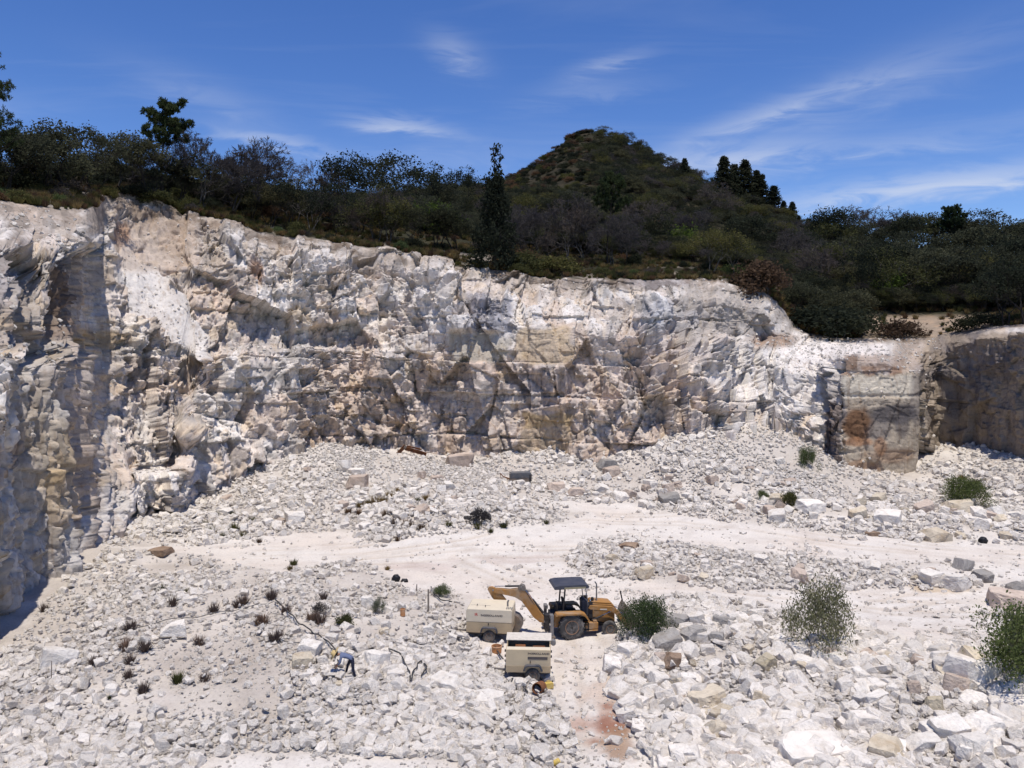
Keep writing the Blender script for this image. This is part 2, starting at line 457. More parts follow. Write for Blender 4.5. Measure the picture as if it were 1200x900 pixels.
# ================================================================== THE SETTING
# quarry face: sight line column -> knots (row, northing), from the foot to the rim
FACE = {
    -260: [(1000, 25), (700, 29), (500, 34), (400, 38), (300, 42), (250, 47), (232, 53)],
    -100: [(880, 31), (700, 33.5), (520, 38), (420, 42), (330, 45), (262, 50), (232, 58)],
    0: [(788, 36.5), (650, 37.4), (520, 38.4), (425, 40), (400, 43.5), (335, 46), (300, 50), (262, 56), (236, 63)],
    38: [(740, 41), (620, 41.8), (510, 42.8), (425, 44), (398, 48), (335, 51), (295, 54.5), (265, 60), (240, 66)],
    72: [(688, 46.5), (600, 47.2), (500, 48), (425, 49), (398, 52.5), (370, 53.5), (300, 55), (280, 60), (246, 68)],
    100: [(668, 49), (600, 49.7), (500, 50.6), (425, 52), (398, 55.5), (372, 56.5), (310, 58), (285, 63), (246, 71)],
    113: [(655, 51), (590, 52), (500, 53.6), (425, 56), (398, 59.5), (372, 61), (320, 63), (290, 68), (240, 76)],
    124: [(628, 58), (562, 64), (500, 69), (420, 73), (370, 73.5), (300, 77), (230, 88)],
    140: [(608, 65.5), (562, 66.8), (550, 71), (450, 75), (380, 77), (290, 83), (226, 93)],
    180: [(604, 67), (558, 68.2), (546, 73), (460, 77), (395, 79), (318, 84.5), (232, 95)],
    214: [(600, 68.5), (556, 69.8), (540, 75), (460, 78.5), (400, 80.5), (320, 85), (246, 95)],
    226: [(592, 74), (540, 75), (480, 76.2), (425, 77.6), (402, 81), (350, 83.8), (318, 85.5), (290, 89), (250, 95)],
    262: [(580, 77), (530, 77.9), (470, 79), (418, 80.2), (402, 83), (355, 86), (315, 88), (290, 90.5), (258, 96)],
    310: [(545, 80), (500, 80.7), (455, 81.6), (415, 82.5), (404, 85.3), (355, 88.3), (318, 90), (295, 92), (272, 97)],
    350: [(520, 82.5), (480, 83.2), (445, 84), (412, 84.8), (403, 87), (355, 89.8), (322, 91.5), (300, 93.5), (277, 98)],
    400: [(516, 84.5), (475, 85.2), (440, 86), (410, 86.8), (400, 89), (352, 91.5), (325, 93), (305, 95), (284, 99)],
    450: [(532, 85.5), (485, 86.2), (445, 87), (414, 87.8), (404, 90), (358, 92.2), (335, 94), (312, 96), (292, 100)],
    510: [(540, 86), (480, 87), (430, 88), (385, 90), (345, 92.5), (325, 95), (302, 100)],
    560: [(545, 86), (480, 86.8), (430, 87.6), (388, 89.5), (355, 91.5), (335, 95), (314, 100)],
    610: [(545, 86), (490, 86.6), (428, 87.4), (378, 88.3), (360, 92), (340, 95.5), (320, 100)],
    665: [(545, 85), (490, 85.7), (430, 86.8), (385, 88), (365, 92), (345, 96), (326, 100)],
    710: [(545, 83), (480, 84.8), (430, 87), (395, 88.5), (370, 92), (348, 96), (328, 100)],
    760: [(535, 81.5), (490, 83), (430, 86.2), (400, 88.5), (375, 91), (350, 94.5), (328, 100)],
    815: [(525, 81.5), (490, 83), (430, 87), (402, 90), (382, 93), (350, 95), (326, 101)],
    845: [(512, 82), (470, 84.5), (430, 87.5), (402, 91), (390, 94), (352, 95.5), (330, 101)],
    880: [(497, 83.5), (466, 85.5), (432, 88.2), (406, 91.7), (394, 94.8), (360, 96), (340, 101)],
    900: [(491, 84), (462, 86), (432, 88.5), (408, 92), (396, 95), (372, 96.5), (347, 101)],
    916: [(497, 83.3), (465, 85.3), (434, 87.8), (412, 91.4), (400, 95), (382, 97), (360, 101)],
    930: [(505, 82), (470, 84), (438, 86.8), (417, 90.3), (404, 94), (394, 97), (380, 101)],
    945: [(515, 81), (475, 83), (440, 86), (420, 89.5), (408, 93), (400, 96.5), (391, 101)],
    966: [(540, 79), (480, 81), (445, 83.5), (424, 87), (410, 91), (403, 95), (394, 101)],
    984: [(552, 78.5), (500, 79.6), (455, 80.6), (422, 82), (412, 88), (405, 93), (396, 101)],
    990: [(556, 79.5), (500, 80), (455, 80.5), (420, 81.4), (412, 88), (405, 93), (396, 101)],
    1040: [(560, 80.5), (500, 81), (455, 81.6), (424, 82.6), (415, 88), (407, 93), (396, 101)],
    1078: [(562, 82.5), (520, 82.6), (470, 83), (440, 84), (425, 88.5), (412, 93), (396, 101)],
    1092: [(562, 88.5), (530, 88.5), (480, 87.5), (450, 88.2), (428, 91), (412, 95), (396, 101)],
    1104: [(560, 93), (530, 93), (480, 92.5), (445, 92.5), (420, 93.5), (405, 96), (392, 101)],
    1120: [(558, 92), (530, 92), (480, 91.8), (440, 91.6), (405, 92), (398, 95), (388, 101)],
    1150: [(560, 87.5), (530, 87.5), (480, 87.3), (430, 87.2), (398, 87.6), (392, 91), (384, 98)],
    1200: [(565, 80.5), (530, 80.5), (480, 80.3), (430, 80.2), (393, 80.6), (388, 84), (380, 93)],
    1260: [(580, 73), (540, 73), (480, 72.8), (430, 72.6), (390, 73), (384, 77), (376, 88)],
    1460: [(640, 58), (560, 58), (480, 58), (420, 58), (385, 59), (378, 64), (370, 78)],
}
PXS = np.array(sorted(FACE), float)
KN = 40


def resample(kn):
    kn = np.array(kn, float); t = np.linspace(0, 1, len(kn)); q = np.linspace(0, 1, KN)
    return np.interp(q, t, kn[:, 0]), np.interp(q, t, kn[:, 1])


FY = np.array([resample(FACE[int(p)]) for p in PXS])          # (cols, 2, KN)
cols = np.concatenate([np.arange(-260, -30, 1.2), np.arange(-30, 146, .6), np.arange(146, 1461, 1.25)])
NV = 370
rows = np.linspace(0, 1, NV) * (KN - 1)


def col_interp(table, px):
    return np.stack([np.interp(px, PXS, table[:, k]) for k in range(table.shape[1])], -1)


A_py = col_interp(FY[:, 0], cols); A_Y = col_interp(FY[:, 1], cols)


def blur(A, n, axis):
    k = np.hanning(n + 2)[1:-1]; k /= k.sum(); pad = [(0, 0)] * A.ndim; pad[axis] = (n // 2, n // 2)
    B = np.pad(A, pad, mode='edge')
    return np.apply_along_axis(lambda v: np.convolve(v, k, 'valid'), axis, B)


A_py = blur(A_py, 7, 0); A_Y = blur(A_Y, 5, 0)
i0 = np.minimum(rows.astype(int), KN - 2); fr = rows - i0
G_py = A_py[:, i0] * (1 - fr) + A_py[:, i0 + 1] * fr
G_Y = A_Y[:, i0] * (1 - fr) + A_Y[:, i0 + 1] * fr
G_px = np.repeat(cols[:, None], NV, 1)
B0 = P(G_px, G_py, G_Y)
# horizontal outward direction of the base face
mid = blur(blur(B0, 41, 0), 31, 1)
du = np.gradient(mid, axis=0); dv = np.gradient(mid, axis=1)
nrm = np.cross(du, dv); nrm /= np.linalg.norm(nrm, axis=-1, keepdims=True) + 1e-9
flip = np.sign(-(nrm[..., 1:2])); flip[flip == 0] = 1
nrm *= np.where((nrm * (np.array([0, 0, H]) - mid)).sum(-1, keepdims=True) < 0, -1, 1)
hd = nrm.copy(); hd[..., 2] *= .25; hd /= np.linalg.norm(hd, axis=-1, keepdims=True) + 1e-9
tcam = np.stack([-mid[..., 0], -mid[..., 1], 0 * mid[..., 0]], -1); tcam /= np.linalg.norm(tcam, axis=-1, keepdims=True)
edgeon = np.clip(1 - (hd * tcam).sum(-1), 0, 1.2)[..., None]
hd_true = hd.copy()
hd = hd + 1.6 * edgeon * tcam; hd /= np.linalg.norm(hd, axis=-1, keepdims=True)
slope_cot = np.clip(nrm[..., 2] / (np.hypot(nrm[..., 0], nrm[..., 1]) + 1e-3), 0, 1.0)
_dl = np.hypot(np.diff(mid[:, 150, 0], prepend=mid[0, 150, 0]), np.diff(mid[:, 150, 1], prepend=mid[0, 150, 1])); _pp = np.gradient(cols) * mid[:, 150, 1] / F
pl = np.sqrt((.25 * np.minimum(_dl, 1.0)) ** 2 + _pp ** 2).cumsum()
U = np.repeat(pl[:, None], NV, 1); Wz = B0[..., 2]; UT = np.repeat(_dl.cumsum()[:, None], NV, 1)


def blob(cx, cy, rx, ry, soft=.35, nz=.5, s=3):
    d = np.hypot((G_px - cx) / rx, (G_py - cy) / ry) + nz * fbm(G_px / 18., G_py / 18., s, 3)
    return smooth((1 + soft - d) / (2 * soft))


_wx = 0; _wy = 0


def quad(x0, x1, y0, y1, soft=6.):
    gx_ = G_px + _wx; gy_ = G_py + _wy
    return smooth((gx_ - x0) / soft + .5) * smooth((x1 - gx_) / soft + .5) * smooth((gy_ - y0) / soft + .5) * smooth((y1 - gy_) / soft + .5)


smoothwall = np.clip(quad(988, 1080, 416, 575) + quad(1108, 1470, 392, 600, 8) * .6 + quad(133, 232, 255, 318, 10) * .8 + quad(800, 925, 334, 400, 12) * .45
                     + quad(603, 672, 380, 428, 6) * .8 + quad(530, 596, 390, 425, 6) * .7 + quad(612, 672, 478, 535, 8) * .6, 0, 1)
chute = inpoly(G_px + 10 * fbm(G_px / 12, G_py / 12, 5, 2), G_py + 10 * fbm(G_px / 9, G_py / 14, 6, 2),
               [(138, 268), (160, 302), (185, 314), (218, 345), (244, 398), (236, 424), (205, 400), (175, 380), (150, 372), (140, 330)]).astype(float)
bank = inpoly(G_px, G_py, [(-260, 200), (135, 200), (125, 268), (105, 285), (60, 276), (20, 292), (-260, 300)]).astype(float)
topsoil = smooth((NV - 1 - np.arange(NV)[None, :]) / 34.0 - .0) * np.ones_like(G_px)     # 0 at the very rim
topband = 1 - smooth((NV - 1 - np.arange(NV)[None, :]) / 74.0) * np.ones_like(G_px)
amp = (1 - .86 * smoothwall) * (1 - .88 * chute) * (1 - .75 * bank) * (.35 + .65 * smooth((NV - np.arange(NV)[None, :]) / 30.))

ux = U + .9 * fbm(U / 6, Wz / 6, 11, 2); wz = Wz + .7 * fbm(U / 9, Wz / 9, 21, 2) + .02 * U


def beds(h, s, wob):
    q = wz / h + wob * (vn(wz / h * .9, U * 0 + .3, s) - .5)
    i = np.floor(q); return i, q - i


def blocks(h, w, s, tilt=.8):
    i, g = beds(h, s, .7)
    q = ux / (w * (.55 + .9 * hash2(i, i * 0 + 1, s))) + 50 * hash2(i, i * 0 + 2, s)
    # joints wander a little and are not all upright
    q = q + (hash2(i, i * 0 + 7, s) - .5) * .7 * g
    jj = vn(np.floor(q), i, s + 8) * .5
    j = np.floor(q + jj); f = (q + jj) - j
    v = hash2(i, j, s + 3) - .5 + tilt * ((hash2(i, j, s + 4) - .5) * (f - .5) + (hash2(i, j, s + 5) - .75) * (g - .5))
    edge = np.minimum(np.minimum(f, 1 - f) * w, np.minimum(g, 1 - g) * h)
    return v, edge, hash2(i, j, s + 6), g


def rotuv(deg): c_, s_ = math.cos(R(deg)), math.sin(R(deg)); return ux * c_ + wz * s_, wz * c_ - ux * s_


b1, e1, id1, g1 = blocks(5.2, 6.0, 31); b2, e2, id2, g2 = blocks(2.1, 2.4, 41); b3, e3, id3, g3_ = blocks(.8, 1.1, 51, 1.0)
f0, fe0, fi0, _ = facet(U / 6.5, Wz / 9.0, 57, 1.8)
_a, _b = rotuv(24); f1_, fe1, fi1, fy1 = facet(_a / 2.3, _b / 3.6, 61, 1.7)
_a, _b = rotuv(-31); f1b, fe1b, fi1b, fy1b = facet(_a / 1.5, _b / 2.6, 65, 1.8)
_a, _b = rotuv(12); f2_, fe2, fi2, fy2 = facet(_a / .85, _b / 1.15, 71, 2.4); f3_, fe3, fi3, _ = facet(U / .42, Wz / .5, 81, 2.2)
steep = quad(490, 730, 372, 545, 40)
rough_l = quad(112, 270, 330, 625, 20)
broken = smooth(.62 + 2.4 * fbm(G_px / 110., G_py / 90., 91, 3) + .4 * blob(380, 340, 130, 60) + .5 * blob(900, 430, 90, 45) + .3 * blob(150, 480, 120, 80) - .45 * steep)
small = smooth(.45 + 3.2 * fbm(U / 7, Wz / 5, 94, 3)) * (1 - .65 * steep)              # where the rock is shattered into small pieces
rib, ribe, ribi, _ = facet(U / 4.6 + .5 * fbm(U / 9, Wz / 9, 92, 2), Wz / 14., 58, 2.6)
wall = smooth(np.hypot(nrm[..., 0], nrm[..., 1]) / .5 - .3)        # benches lie flat: nothing to push out there
jump = 1 - .9 * np.clip(quad(98, 132, 330, 720, 10) + quad(1074, 1106, 400, 600, 6) + .85 * quad(-270, 118, 285, 1000, 16), 0, 1)
d = jump * ((1.4 + .5 * steep) * b1 + (1 - .6 * broken) * .75 * b2 + small * (1 - .6 * broken) * .3 * b3) + (1 - jump) * (1.1 * facet(G_px / 12., G_py / 60., 59, 2.0)[0] + .40 * facet(G_px / 8. + G_py / 60., G_py / 24., 63, 2.0)[0] + .14 * facet(G_px / 3.6, G_py / 9., 64, 2.0)[0])
d += 2.4 * f0 + 2.2 * rib + (.5 + 1.2 * broken) * f1_ + (.35 + .7 * broken) * f1b + (.16 + .2 * rough_l + .5 * small) * f2_ + (.06 + .15 * small + .10 * rough_l) * f3_ + 1.5 * fbm(U / 11, Wz / 11, 95, 2) + .07 * fbm(U / .5, Wz / .5, 96, 2)
d += jump * (.15 + .6 * steep) * slope_cot * (g1 - .5) * 5.2 * .8
# every joint block stands up steeper than the slope as a whole, so its top makes a ledge
d += (1 - .8 * steep) * slope_cot * (.50 * fy1 * 3.6 * (.4 + .6 * broken) + .30 * fy1b * 2.6 * broken + .55 * fy2 * 1.15 * (.4 + small))
# the near wall on the left runs away from the viewer: upright joints, little bedding
leftw = quad(-270, 126, 292, 1000, 20)
_uw = UT + .8 * fbm(UT / 5, Wz / 7, 72, 2)
l1, le1, li1, _ = facet(_uw / 3.0, Wz / 15., 73, 1.5); l2, le2, li2, ly2 = facet(_uw / 1.25, Wz / 4.2, 74, 1.7); l3, le3, li3, ly3 = facet(UT / .62, Wz / 1.3, 75, 1.8); l4, le4, li4, _ = facet(UT / .3, Wz / .45, 76, 1.8)
dL = 1.3 * facet(UT / 8., Wz / 20., 77, 1.5)[0] + 1.5 * l1 + .75 * l2 + .48 * l3 + .20 * l4 - 2.1 - .45 * np.exp(-(le1 / .03) ** 2) - .4 * np.exp(-(le2 / .035) ** 2) - .15 * np.exp(-(le3 / .05) ** 2) + slope_cot * (.35 * ly2 * 4.2 + .2 * ly3 * 1.3)
d = d * (1 - leftw) + dL * leftw
hd = hd * (1 - leftw[..., None]) + hd_true * leftw[..., None]; hd /= np.linalg.norm(hd, axis=-1, keepdims=True)
_gate = smooth(.5 + 3 * fbm(U / 4, Wz / 4, 93, 2))
d -= (1 - leftw) * _gate * (.40 * np.exp(-(e1 / .10) ** 2) + .14 * (1 - broken) * np.exp(-(e2 / .06) ** 2)) + (1 - leftw) * (.20 * np.exp(-(fe1 / .03) ** 2) + .14 * broken * np.exp(-(fe1b / .03) ** 2))
amp = amp * wall * (1 - .6 * quad(908, 968, 330, 428, 16)) * (1 - .45 * np.clip(edgeon[..., 0], 0, 1) * (1 - leftw))
d = d * amp + (1 - amp) * (.4 * fbm(U / 3, Wz / 3, 97, 4) + .10 * fbm(U / .5, Wz / .5, 98, 2)) * (.35 + .65 * wall)
d = d - .12 * quad(988, 1080, 462, 466, 2) + .5 * quad(120, 220, 552, 600, 6)
V = B0 + hd * d[..., None]
V[..., 2] += amp * .06 * f3_
# cave at the corner of the recess
cave = smooth(1.25 - np.hypot((G_px - 1094) / 17, (G_py - 553) / 24) ) 
V += -hd * (cave * 3.2)[..., None] * np.array([1, 1, 0])
# foot of the face goes on below the scree
foot = V[:, :1].copy(); foot[..., 2] -= 6; V = np.concatenate([foot, V], 1)

# ---- natural rock colour, with some shade painted into it
WHITE = np.array([.69, .65, .605]); TAN = np.array([.50, .39, .30]); PINK = np.array([.565, .465, .39]); GREY = np.array([.38, .355, .33])
BROWN = np.array([.17, .115, .08]); OCHRE = np.array([.45, .325, .17]); RUST = np.array([.30, .16, .085]); DARKG = np.array([.11, .10, .10]); SOIL = np.array([.27, .21, .16])
C = np.ones(G_px.shape + (3,)) * WHITE
_wx = 22 * fbm(G_px / 22., G_py / 22., 131, 4); _wy = 16 * fbm(G_px / 22., G_py / 22., 141, 4)      # stains have ragged edges


def lay(col, m): global C; C = C * (1 - m[..., None]) + np.asarray(col) * m[..., None]


tint = fbm(G_px / 60., G_py / 40., 101, 4)
lay(PINK, np.clip(.45 * smooth(.42 + 3.0 * tint), 0, 1))
lay(PINK, .95 * quad(405, 850, 392, 560, 46) * smooth(.8 + 2.2 * fbm(G_px / 26., G_py / 22., 103, 3)))
lay(TAN, .75 * quad(330, 720, 425, 560, 40) * smooth(.55 + 2.6 * fbm(G_px / 34., G_py / 20., 104, 3)))
lay(TAN, .5 * (ribi > .66) * smooth(.6 + 2 * tint)); lay(TAN, .45 * (fi1 > .74)); lay(GREY, .5 * (fi1b > .78) * (1 - .6 * chute)); _ctr = quad(400, 850, 395, 560, 46); lay(WHITE, .75 * (fi1 < .38) * (1 - smoothwall) * (1 - .65 * _ctr)); lay(WHITE, .6 * (fi1b < .3) * broken * (1 - .6 * _ctr)); lay(PINK, .4 * ((id1 > .55) & (id1 < .75)))
lay(OCHRE * .9, .35 * (fi2 > .86) * (1 - chute)); lay(GREY * .75, .45 * (fi2 < .13))
lay(WHITE * 1.03, .75 * blob(390, 335, 120, 50) * (fi1 < .75)); lay(WHITE * 1.05, .85 * blob(905, 435, 85, 48)); lay(WHITE * 1.0, .75 * quad(955, 1060, 400, 416, 6)); lay(SOIL * 1.3, .7 * quad(1050, 1120, 392, 450, 10)); lay(WHITE * .95, .8 * chute)
lay(WHITE, .6 * quad(120, 225, 545, 612, 8) * (id2 < .7))
# weathered zone under the rim: grey-brown, soil and rootlets
lay(np.array([.27, .225, .185]), .85 * topband * smooth(.78 + 2.2 * fbm(G_px / 22., G_py / 9., 107, 3)))
lay(SOIL * .75, .95 * smooth((topband - .6) * 3.2) * smooth(.62 + 3 * fbm(G_px / 12., G_py / 8., 108, 3)) * (1 - .75 * bank))
lay(np.array([.43, .37, .31]), .75 * quad(232, 700, 275, 345, 24) * smooth(.25 + 3.2 * fbm(G_px / 24., G_py / 14., 109, 3)))
lay(np.array([.35, .315, .28]), .88 * quad(800, 934, 334, 404, 10) * smooth(.85 + 2 * fbm(G_px / 14., G_py / 30., 119, 3))); lay(BROWN * 1.6, .8 * blob(905, 398, 26, 9))
lay(np.array([.31, .26, .215]), .85 * bank * smooth(.62 + 3 * fbm(G_px / 14., G_py / 10., 110, 3)))
# weathered left buttress, stains and seams; also a painted shadow under the central overhang
lay(np.array([.42, .33, .235]), .78 * quad(-260, 128, 292, 800, 20) * smooth(.58 + 2.6 * fbm(G_px / 26., G_py / 34., 111, 4)))
lay(WHITE * .97, .7 * leftw * (li2 < .36)); lay(TAN * .85, .6 * leftw * (li1 > .6)); lay(GREY * .75, .6 * leftw * (li2 > .78)); lay(OCHRE * .8, .45 * leftw * (li3 > .9)); lay(DARKG * 2.1, .6 * blob(12, 330, 44, 36, .4, 1.2)); lay(DARKG * 2.3, .5 * blob(45, 395, 60, 10, .4, 1.2)); lay(BROWN * .9, .9 * blob(96, 340, 22, 36)); lay(BROWN * 1.3, .7 * blob(100, 385, 24, 12)); lay(OCHRE * .9, .6 * blob(125, 398, 18, 10))
lay(RUST * .9, .7 * blob(8, 560, 24, 46, .45, 1.0)); lay(OCHRE * .95, .5 * blob(18, 612, 24, 22, .4, 1.0)); lay(OCHRE * .9, .4 * blob(92, 540, 20, 60, .4, 1.0)); lay(BROWN * 1.5, .6 * blob(60, 520, 18, 30)); lay(RUST, .6 * blob(10, 715, 26, 22)); lay(TAN * .9, .8 * blob(8, 755, 24, 32))
lay(TAN * .85, .6 * quad(133, 232, 258, 316, 10)); lay(RUST, .65 * blob(143, 274, 12, 14)); lay(TAN * .8, .6 * blob(200, 280, 14, 14)); lay(RUST * .9, .7 * blob(298, 320, 9, 14)); lay(OCHRE, .6 * blob(350, 370, 14, 14))
lay(GREY * .75, .55 * quad(262, 412, 392, 412, 6) * smooth(.6 + 2.4 * fbm(G_px / 20., G_py / 4., 113, 3))); lay(GREY * .6, .55 * quad(300, 400, 405, 455, 14) * smooth(.3 + 3 * fbm(G_px / 18., G_py / 10., 114, 3)))
lay(OCHRE * .85, .8 * quad(612, 672, 482, 498, 5)); lay(OCHRE * .75 + .03, .6 * quad(608, 672, 498, 538, 8)); lay(OCHRE * .95 + .06, .65 * quad(604, 672, 384, 428, 6)); lay(np.array([.40, .37, .30]), .65 * quad(530, 598, 392, 424, 6))
lay(np.array([.25, .25, .28]), .75 * quad(548, 598, 345, 388, 8)); lay(DARKG * 2.6, .6 * quad(610, 680, 428, 480, 10) * smooth(.5 + 3 * fbm(G_px / 10., G_py / 10., 115, 3)))  # blue-grey patch: shadow beneath the overhang, painted into the rock colour
lay(np.array([.33, .34, .37]), .6 * blob(775, 372, 30, 22)); lay(DARKG * 2.4, .6 * blob(770, 330, 40, 8))
# cut wall of the recess with its bands of stain, and the painted shade of the pier beside it
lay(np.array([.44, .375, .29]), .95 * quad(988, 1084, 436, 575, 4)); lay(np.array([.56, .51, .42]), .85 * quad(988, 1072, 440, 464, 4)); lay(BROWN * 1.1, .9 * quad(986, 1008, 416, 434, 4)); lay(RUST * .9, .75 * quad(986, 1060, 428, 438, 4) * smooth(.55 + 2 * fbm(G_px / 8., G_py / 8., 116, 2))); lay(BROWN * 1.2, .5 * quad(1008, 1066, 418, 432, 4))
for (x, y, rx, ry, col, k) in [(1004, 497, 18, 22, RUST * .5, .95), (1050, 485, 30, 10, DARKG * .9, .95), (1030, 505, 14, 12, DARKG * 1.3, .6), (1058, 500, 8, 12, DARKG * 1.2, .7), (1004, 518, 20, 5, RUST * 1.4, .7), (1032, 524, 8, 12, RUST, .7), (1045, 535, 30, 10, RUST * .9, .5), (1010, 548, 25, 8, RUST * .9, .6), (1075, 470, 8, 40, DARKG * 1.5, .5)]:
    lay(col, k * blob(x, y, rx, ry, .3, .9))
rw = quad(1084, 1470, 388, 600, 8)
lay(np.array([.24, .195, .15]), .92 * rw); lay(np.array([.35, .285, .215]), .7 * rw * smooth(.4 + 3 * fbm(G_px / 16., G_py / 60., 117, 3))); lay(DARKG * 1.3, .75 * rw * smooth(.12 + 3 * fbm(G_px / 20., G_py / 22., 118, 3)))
lay(BROWN * 1.2, .85 * quad(965, 984, 470, 560, 8)); lay(DARKG * 1.2, .5 * quad(968, 988, 430, 560, 8))  # narrow side of the pier: its shade painted in as dark brown and grey
_tone = (.78 + .30 * np.clip(fi2 * 1.15, 0, 1)) * (.88 + .20 * fi3) * (.86 + .22 * fi1b)
_tone = _tone * (1 - leftw) + leftw * (.70 + .4 * li2) * (.78 + .32 * li3) * (.9 + .18 * li4)
_calm = np.clip(smoothwall * .75 + chute * .8, 0, 1); C = C * (_calm + (1 - _calm) * 1.12 * _tone)[..., None]
C = np.maximum(C, .03); C = C * np.minimum(1, .72 / C.max(-1, keepdims=True))
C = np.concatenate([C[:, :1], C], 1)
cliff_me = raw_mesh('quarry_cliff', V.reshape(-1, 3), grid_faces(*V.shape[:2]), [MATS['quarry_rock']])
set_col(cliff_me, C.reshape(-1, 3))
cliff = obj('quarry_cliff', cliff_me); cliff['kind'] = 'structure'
CL_V = V[:, 1:]; CL_px, CL_py = G_px, G_py

# ---- hillside beyond the rim: column -> (row, northing) up to the skyline and over it
HILL = {
    -260: [(230, 62), (228, 80), (232, 120), (330, 700)],
    0: [(228, 74), (226, 85), (229, 110), (330, 700)],
    60: [(222, 82), (222, 95), (226, 120), (330, 700)],
    130: [(221, 100), (222, 108), (228, 140), (330, 700)],
    215: [(236, 106), (233, 120), (236, 150), (335, 700)],
    300: [(254, 108), (242, 128), (240, 160), (340, 700)],
    400: [(268, 116), (247, 150), (243, 210), (340, 700)],
    500: [(282, 120), (254, 165), (232, 260), (330, 900)],
    560: [(292, 120), (263, 165), (222, 285), (330, 900)],
    600: [(297, 120), (268, 160), (207, 295), (325, 900)],
    640: [(302, 118), (270, 155), (181, 305), (320, 900)],
    660: [(304, 118), (272, 152), (163, 308), (320, 900)],
    685: [(306, 117), (274, 150), (154, 312), (320, 900)],
    730: [(308, 116), (278, 148), (168, 306), (320, 900)],
    800: [(314, 116), (286, 148), (205, 288), (320, 900)],
    850: [(320, 114), (297, 142), (232, 265), (320, 900)],
    900: [(334, 113), (312, 138), (254, 248), (325, 900)],
    935: [(374, 110), (330, 135), (268, 235), (330, 900)],
    1000: [(376, 112), (345, 128), (288, 190), (335, 700)],
    1080: [(370, 112), (350, 124), (300, 175), (335, 700)],
    1150: [(366, 108), (345, 120), (308, 170), (335, 700)],
    1200: [(366, 102), (345, 115), (312, 165), (335, 700)],
    1460: [(360, 90), (345, 110), (320, 160), (340, 700)],
}
HPX = np.array(sorted(HILL), float)
HK = np.array([HILL[int(p)] for p in HPX], float)             # (n,4,2)
LY = np.concatenate([np.linspace(0, 1, 60), np.linspace(1, 2, 90)[1:], np.linspace(2, 3, 12)[1:]])
hcols = np.arange(-260, 1461, 2.0)
rim_py = np.interp(hcols, cols, G_py[:, -1]); rim_Y = np.interp(hcols, cols, G_Y[:, -1])
hk_py = np.stack([np.interp(hcols, HPX, HK[:, k, 0]) for k in range(4)], -1); hk_Y = np.stack([np.interp(hcols, HPX, HK[:, k, 1]) for k in range(4)], -1)
hk_py = blur(hk_py, 17, 0); hk_Y = blur(hk_Y, 17, 0)
kp = np.concatenate([rim_py[:, None], hk_py], 1); kY = np.concatenate([rim_Y[:, None], np.maximum(hk_Y, rim_Y[:, None] + np.array([4, 12, 25, 60]))], 1)
kW = P(np.repeat(hcols[:, None], 5, 1), kp, kY)
kz = kW[..., 2]; kY = kW[..., 1]
NHV = 190
tt = np.concatenate([np.linspace(0, 1, 40), np.linspace(1, 2, 40)[1:], np.linspace(2, 3, 80)[1:], np.linspace(3, 4, 34)[1:]])
NHV = len(tt)
ti = np.minimum(tt.astype(int), 3); tf = tt - ti
HYg = kY[:, ti] * (1 - tf) + kY[:, ti + 1] * tf
HZg = kz[:, ti] * (1 - tf) + kz[:, ti + 1] * tf
HZg = blur(HZg, 9, 1); HZg[:, 0] = kz[:, 0]
HXg = (hcols[:, None] - 600) / F * HYg * (CT) * (1.0 + 0 * HYg)
# (sight-line columns: x over forward distance)
HXg = (hcols[:, None] - 600) / F * (HYg * CT - (HZg - H) * ST)
edge0 = smooth(tt[None, :] / .35)
HZg = HZg + edge0 * (1.6 * fbm(HXg / 14, HYg / 14, 201, 4) + .5 * fbm(HXg / 3, HYg / 3, 202, 3)) + (tt[None, :] > 1.5) * smooth((tt[None, :] - 1.5)) * 6 * fbm(HXg / 45, HYg / 45, 203, 4)
rimv = np.stack([np.interp(hcols, cols, CL_V[:, -1, k]) for k in range(3)], -1)
wr = (1 - smooth(tt / .45))[None, :]
HXg = HXg + (rimv[:, 0:1] - HXg[:, :1]) * wr; HYg = HYg + (rimv[:, 1:2] - HYg[:, :1]) * wr; HZg = HZg + (rimv[:, 2:3] - HZg[:, :1]) * wr
HXg[:, 0] = rimv[:, 0]; HYg[:, 0] = rimv[:, 1] - .25; HZg[:, 0] = rimv[:, 2] - .35
Hc_px = np.repeat(hcols[:, None], NHV, 1); _, Hc_py = project(HXg, HYg, HZg)
hc = np.ones(HXg.shape + (3,)) * np.array([.028, .026, .016])
q = smooth(.5 + 3 * fbm(HXg / 7, HYg / 7, 211, 4))[..., None]; hc = hc * (1 - q) + np.array([.036, .035, .020]) * q
q = (smooth(.2 + 3 * fbm(HXg / 5, HYg / 5, 212, 4)) * .8)[..., None]; hc = hc * (1 - q) + np.array([.05, .04, .026]) * q
q = (smooth(1.4 - tt[None, :] * 1.3) * smooth(.42 + 3 * fbm(HXg / 4, HYg / 4, 213, 4)) * .75 * np.ones_like(HXg))[..., None]; hc = hc * (1 - q) + np.array([.36, .31, .26]) * q
earth = (smooth((Hc_px - 1000) / 20) * smooth((1190 - Hc_px) / 30) * smooth((400 - Hc_py) / 10) * smooth((Hc_py - 366) / 8) * .85)[..., None]; hc = hc * (1 - earth) + np.array([.34, .26, .19]) * earth
q = (smooth((tt[None, :] - 2.0) * 1.6) * smooth((720 - Hc_px) / 60) * smooth((Hc_px - 520) / 40) * .7)[..., None]; hc = hc * (1 - q) + np.array([.040, .033, .021]) * q
HVt = np.stack([HXg, HYg, HZg], -1)
hill_me = raw_mesh('hill', HVt.reshape(-1, 3), grid_faces(*HVt.shape[:2])[:, ::-1], [MATS['hill_ground']])
set_col(hill_me, hc.reshape(-1, 3)); set_smooth(hill_me)
hill = obj('hill', hill_me); hill['kind'] = 'structure'


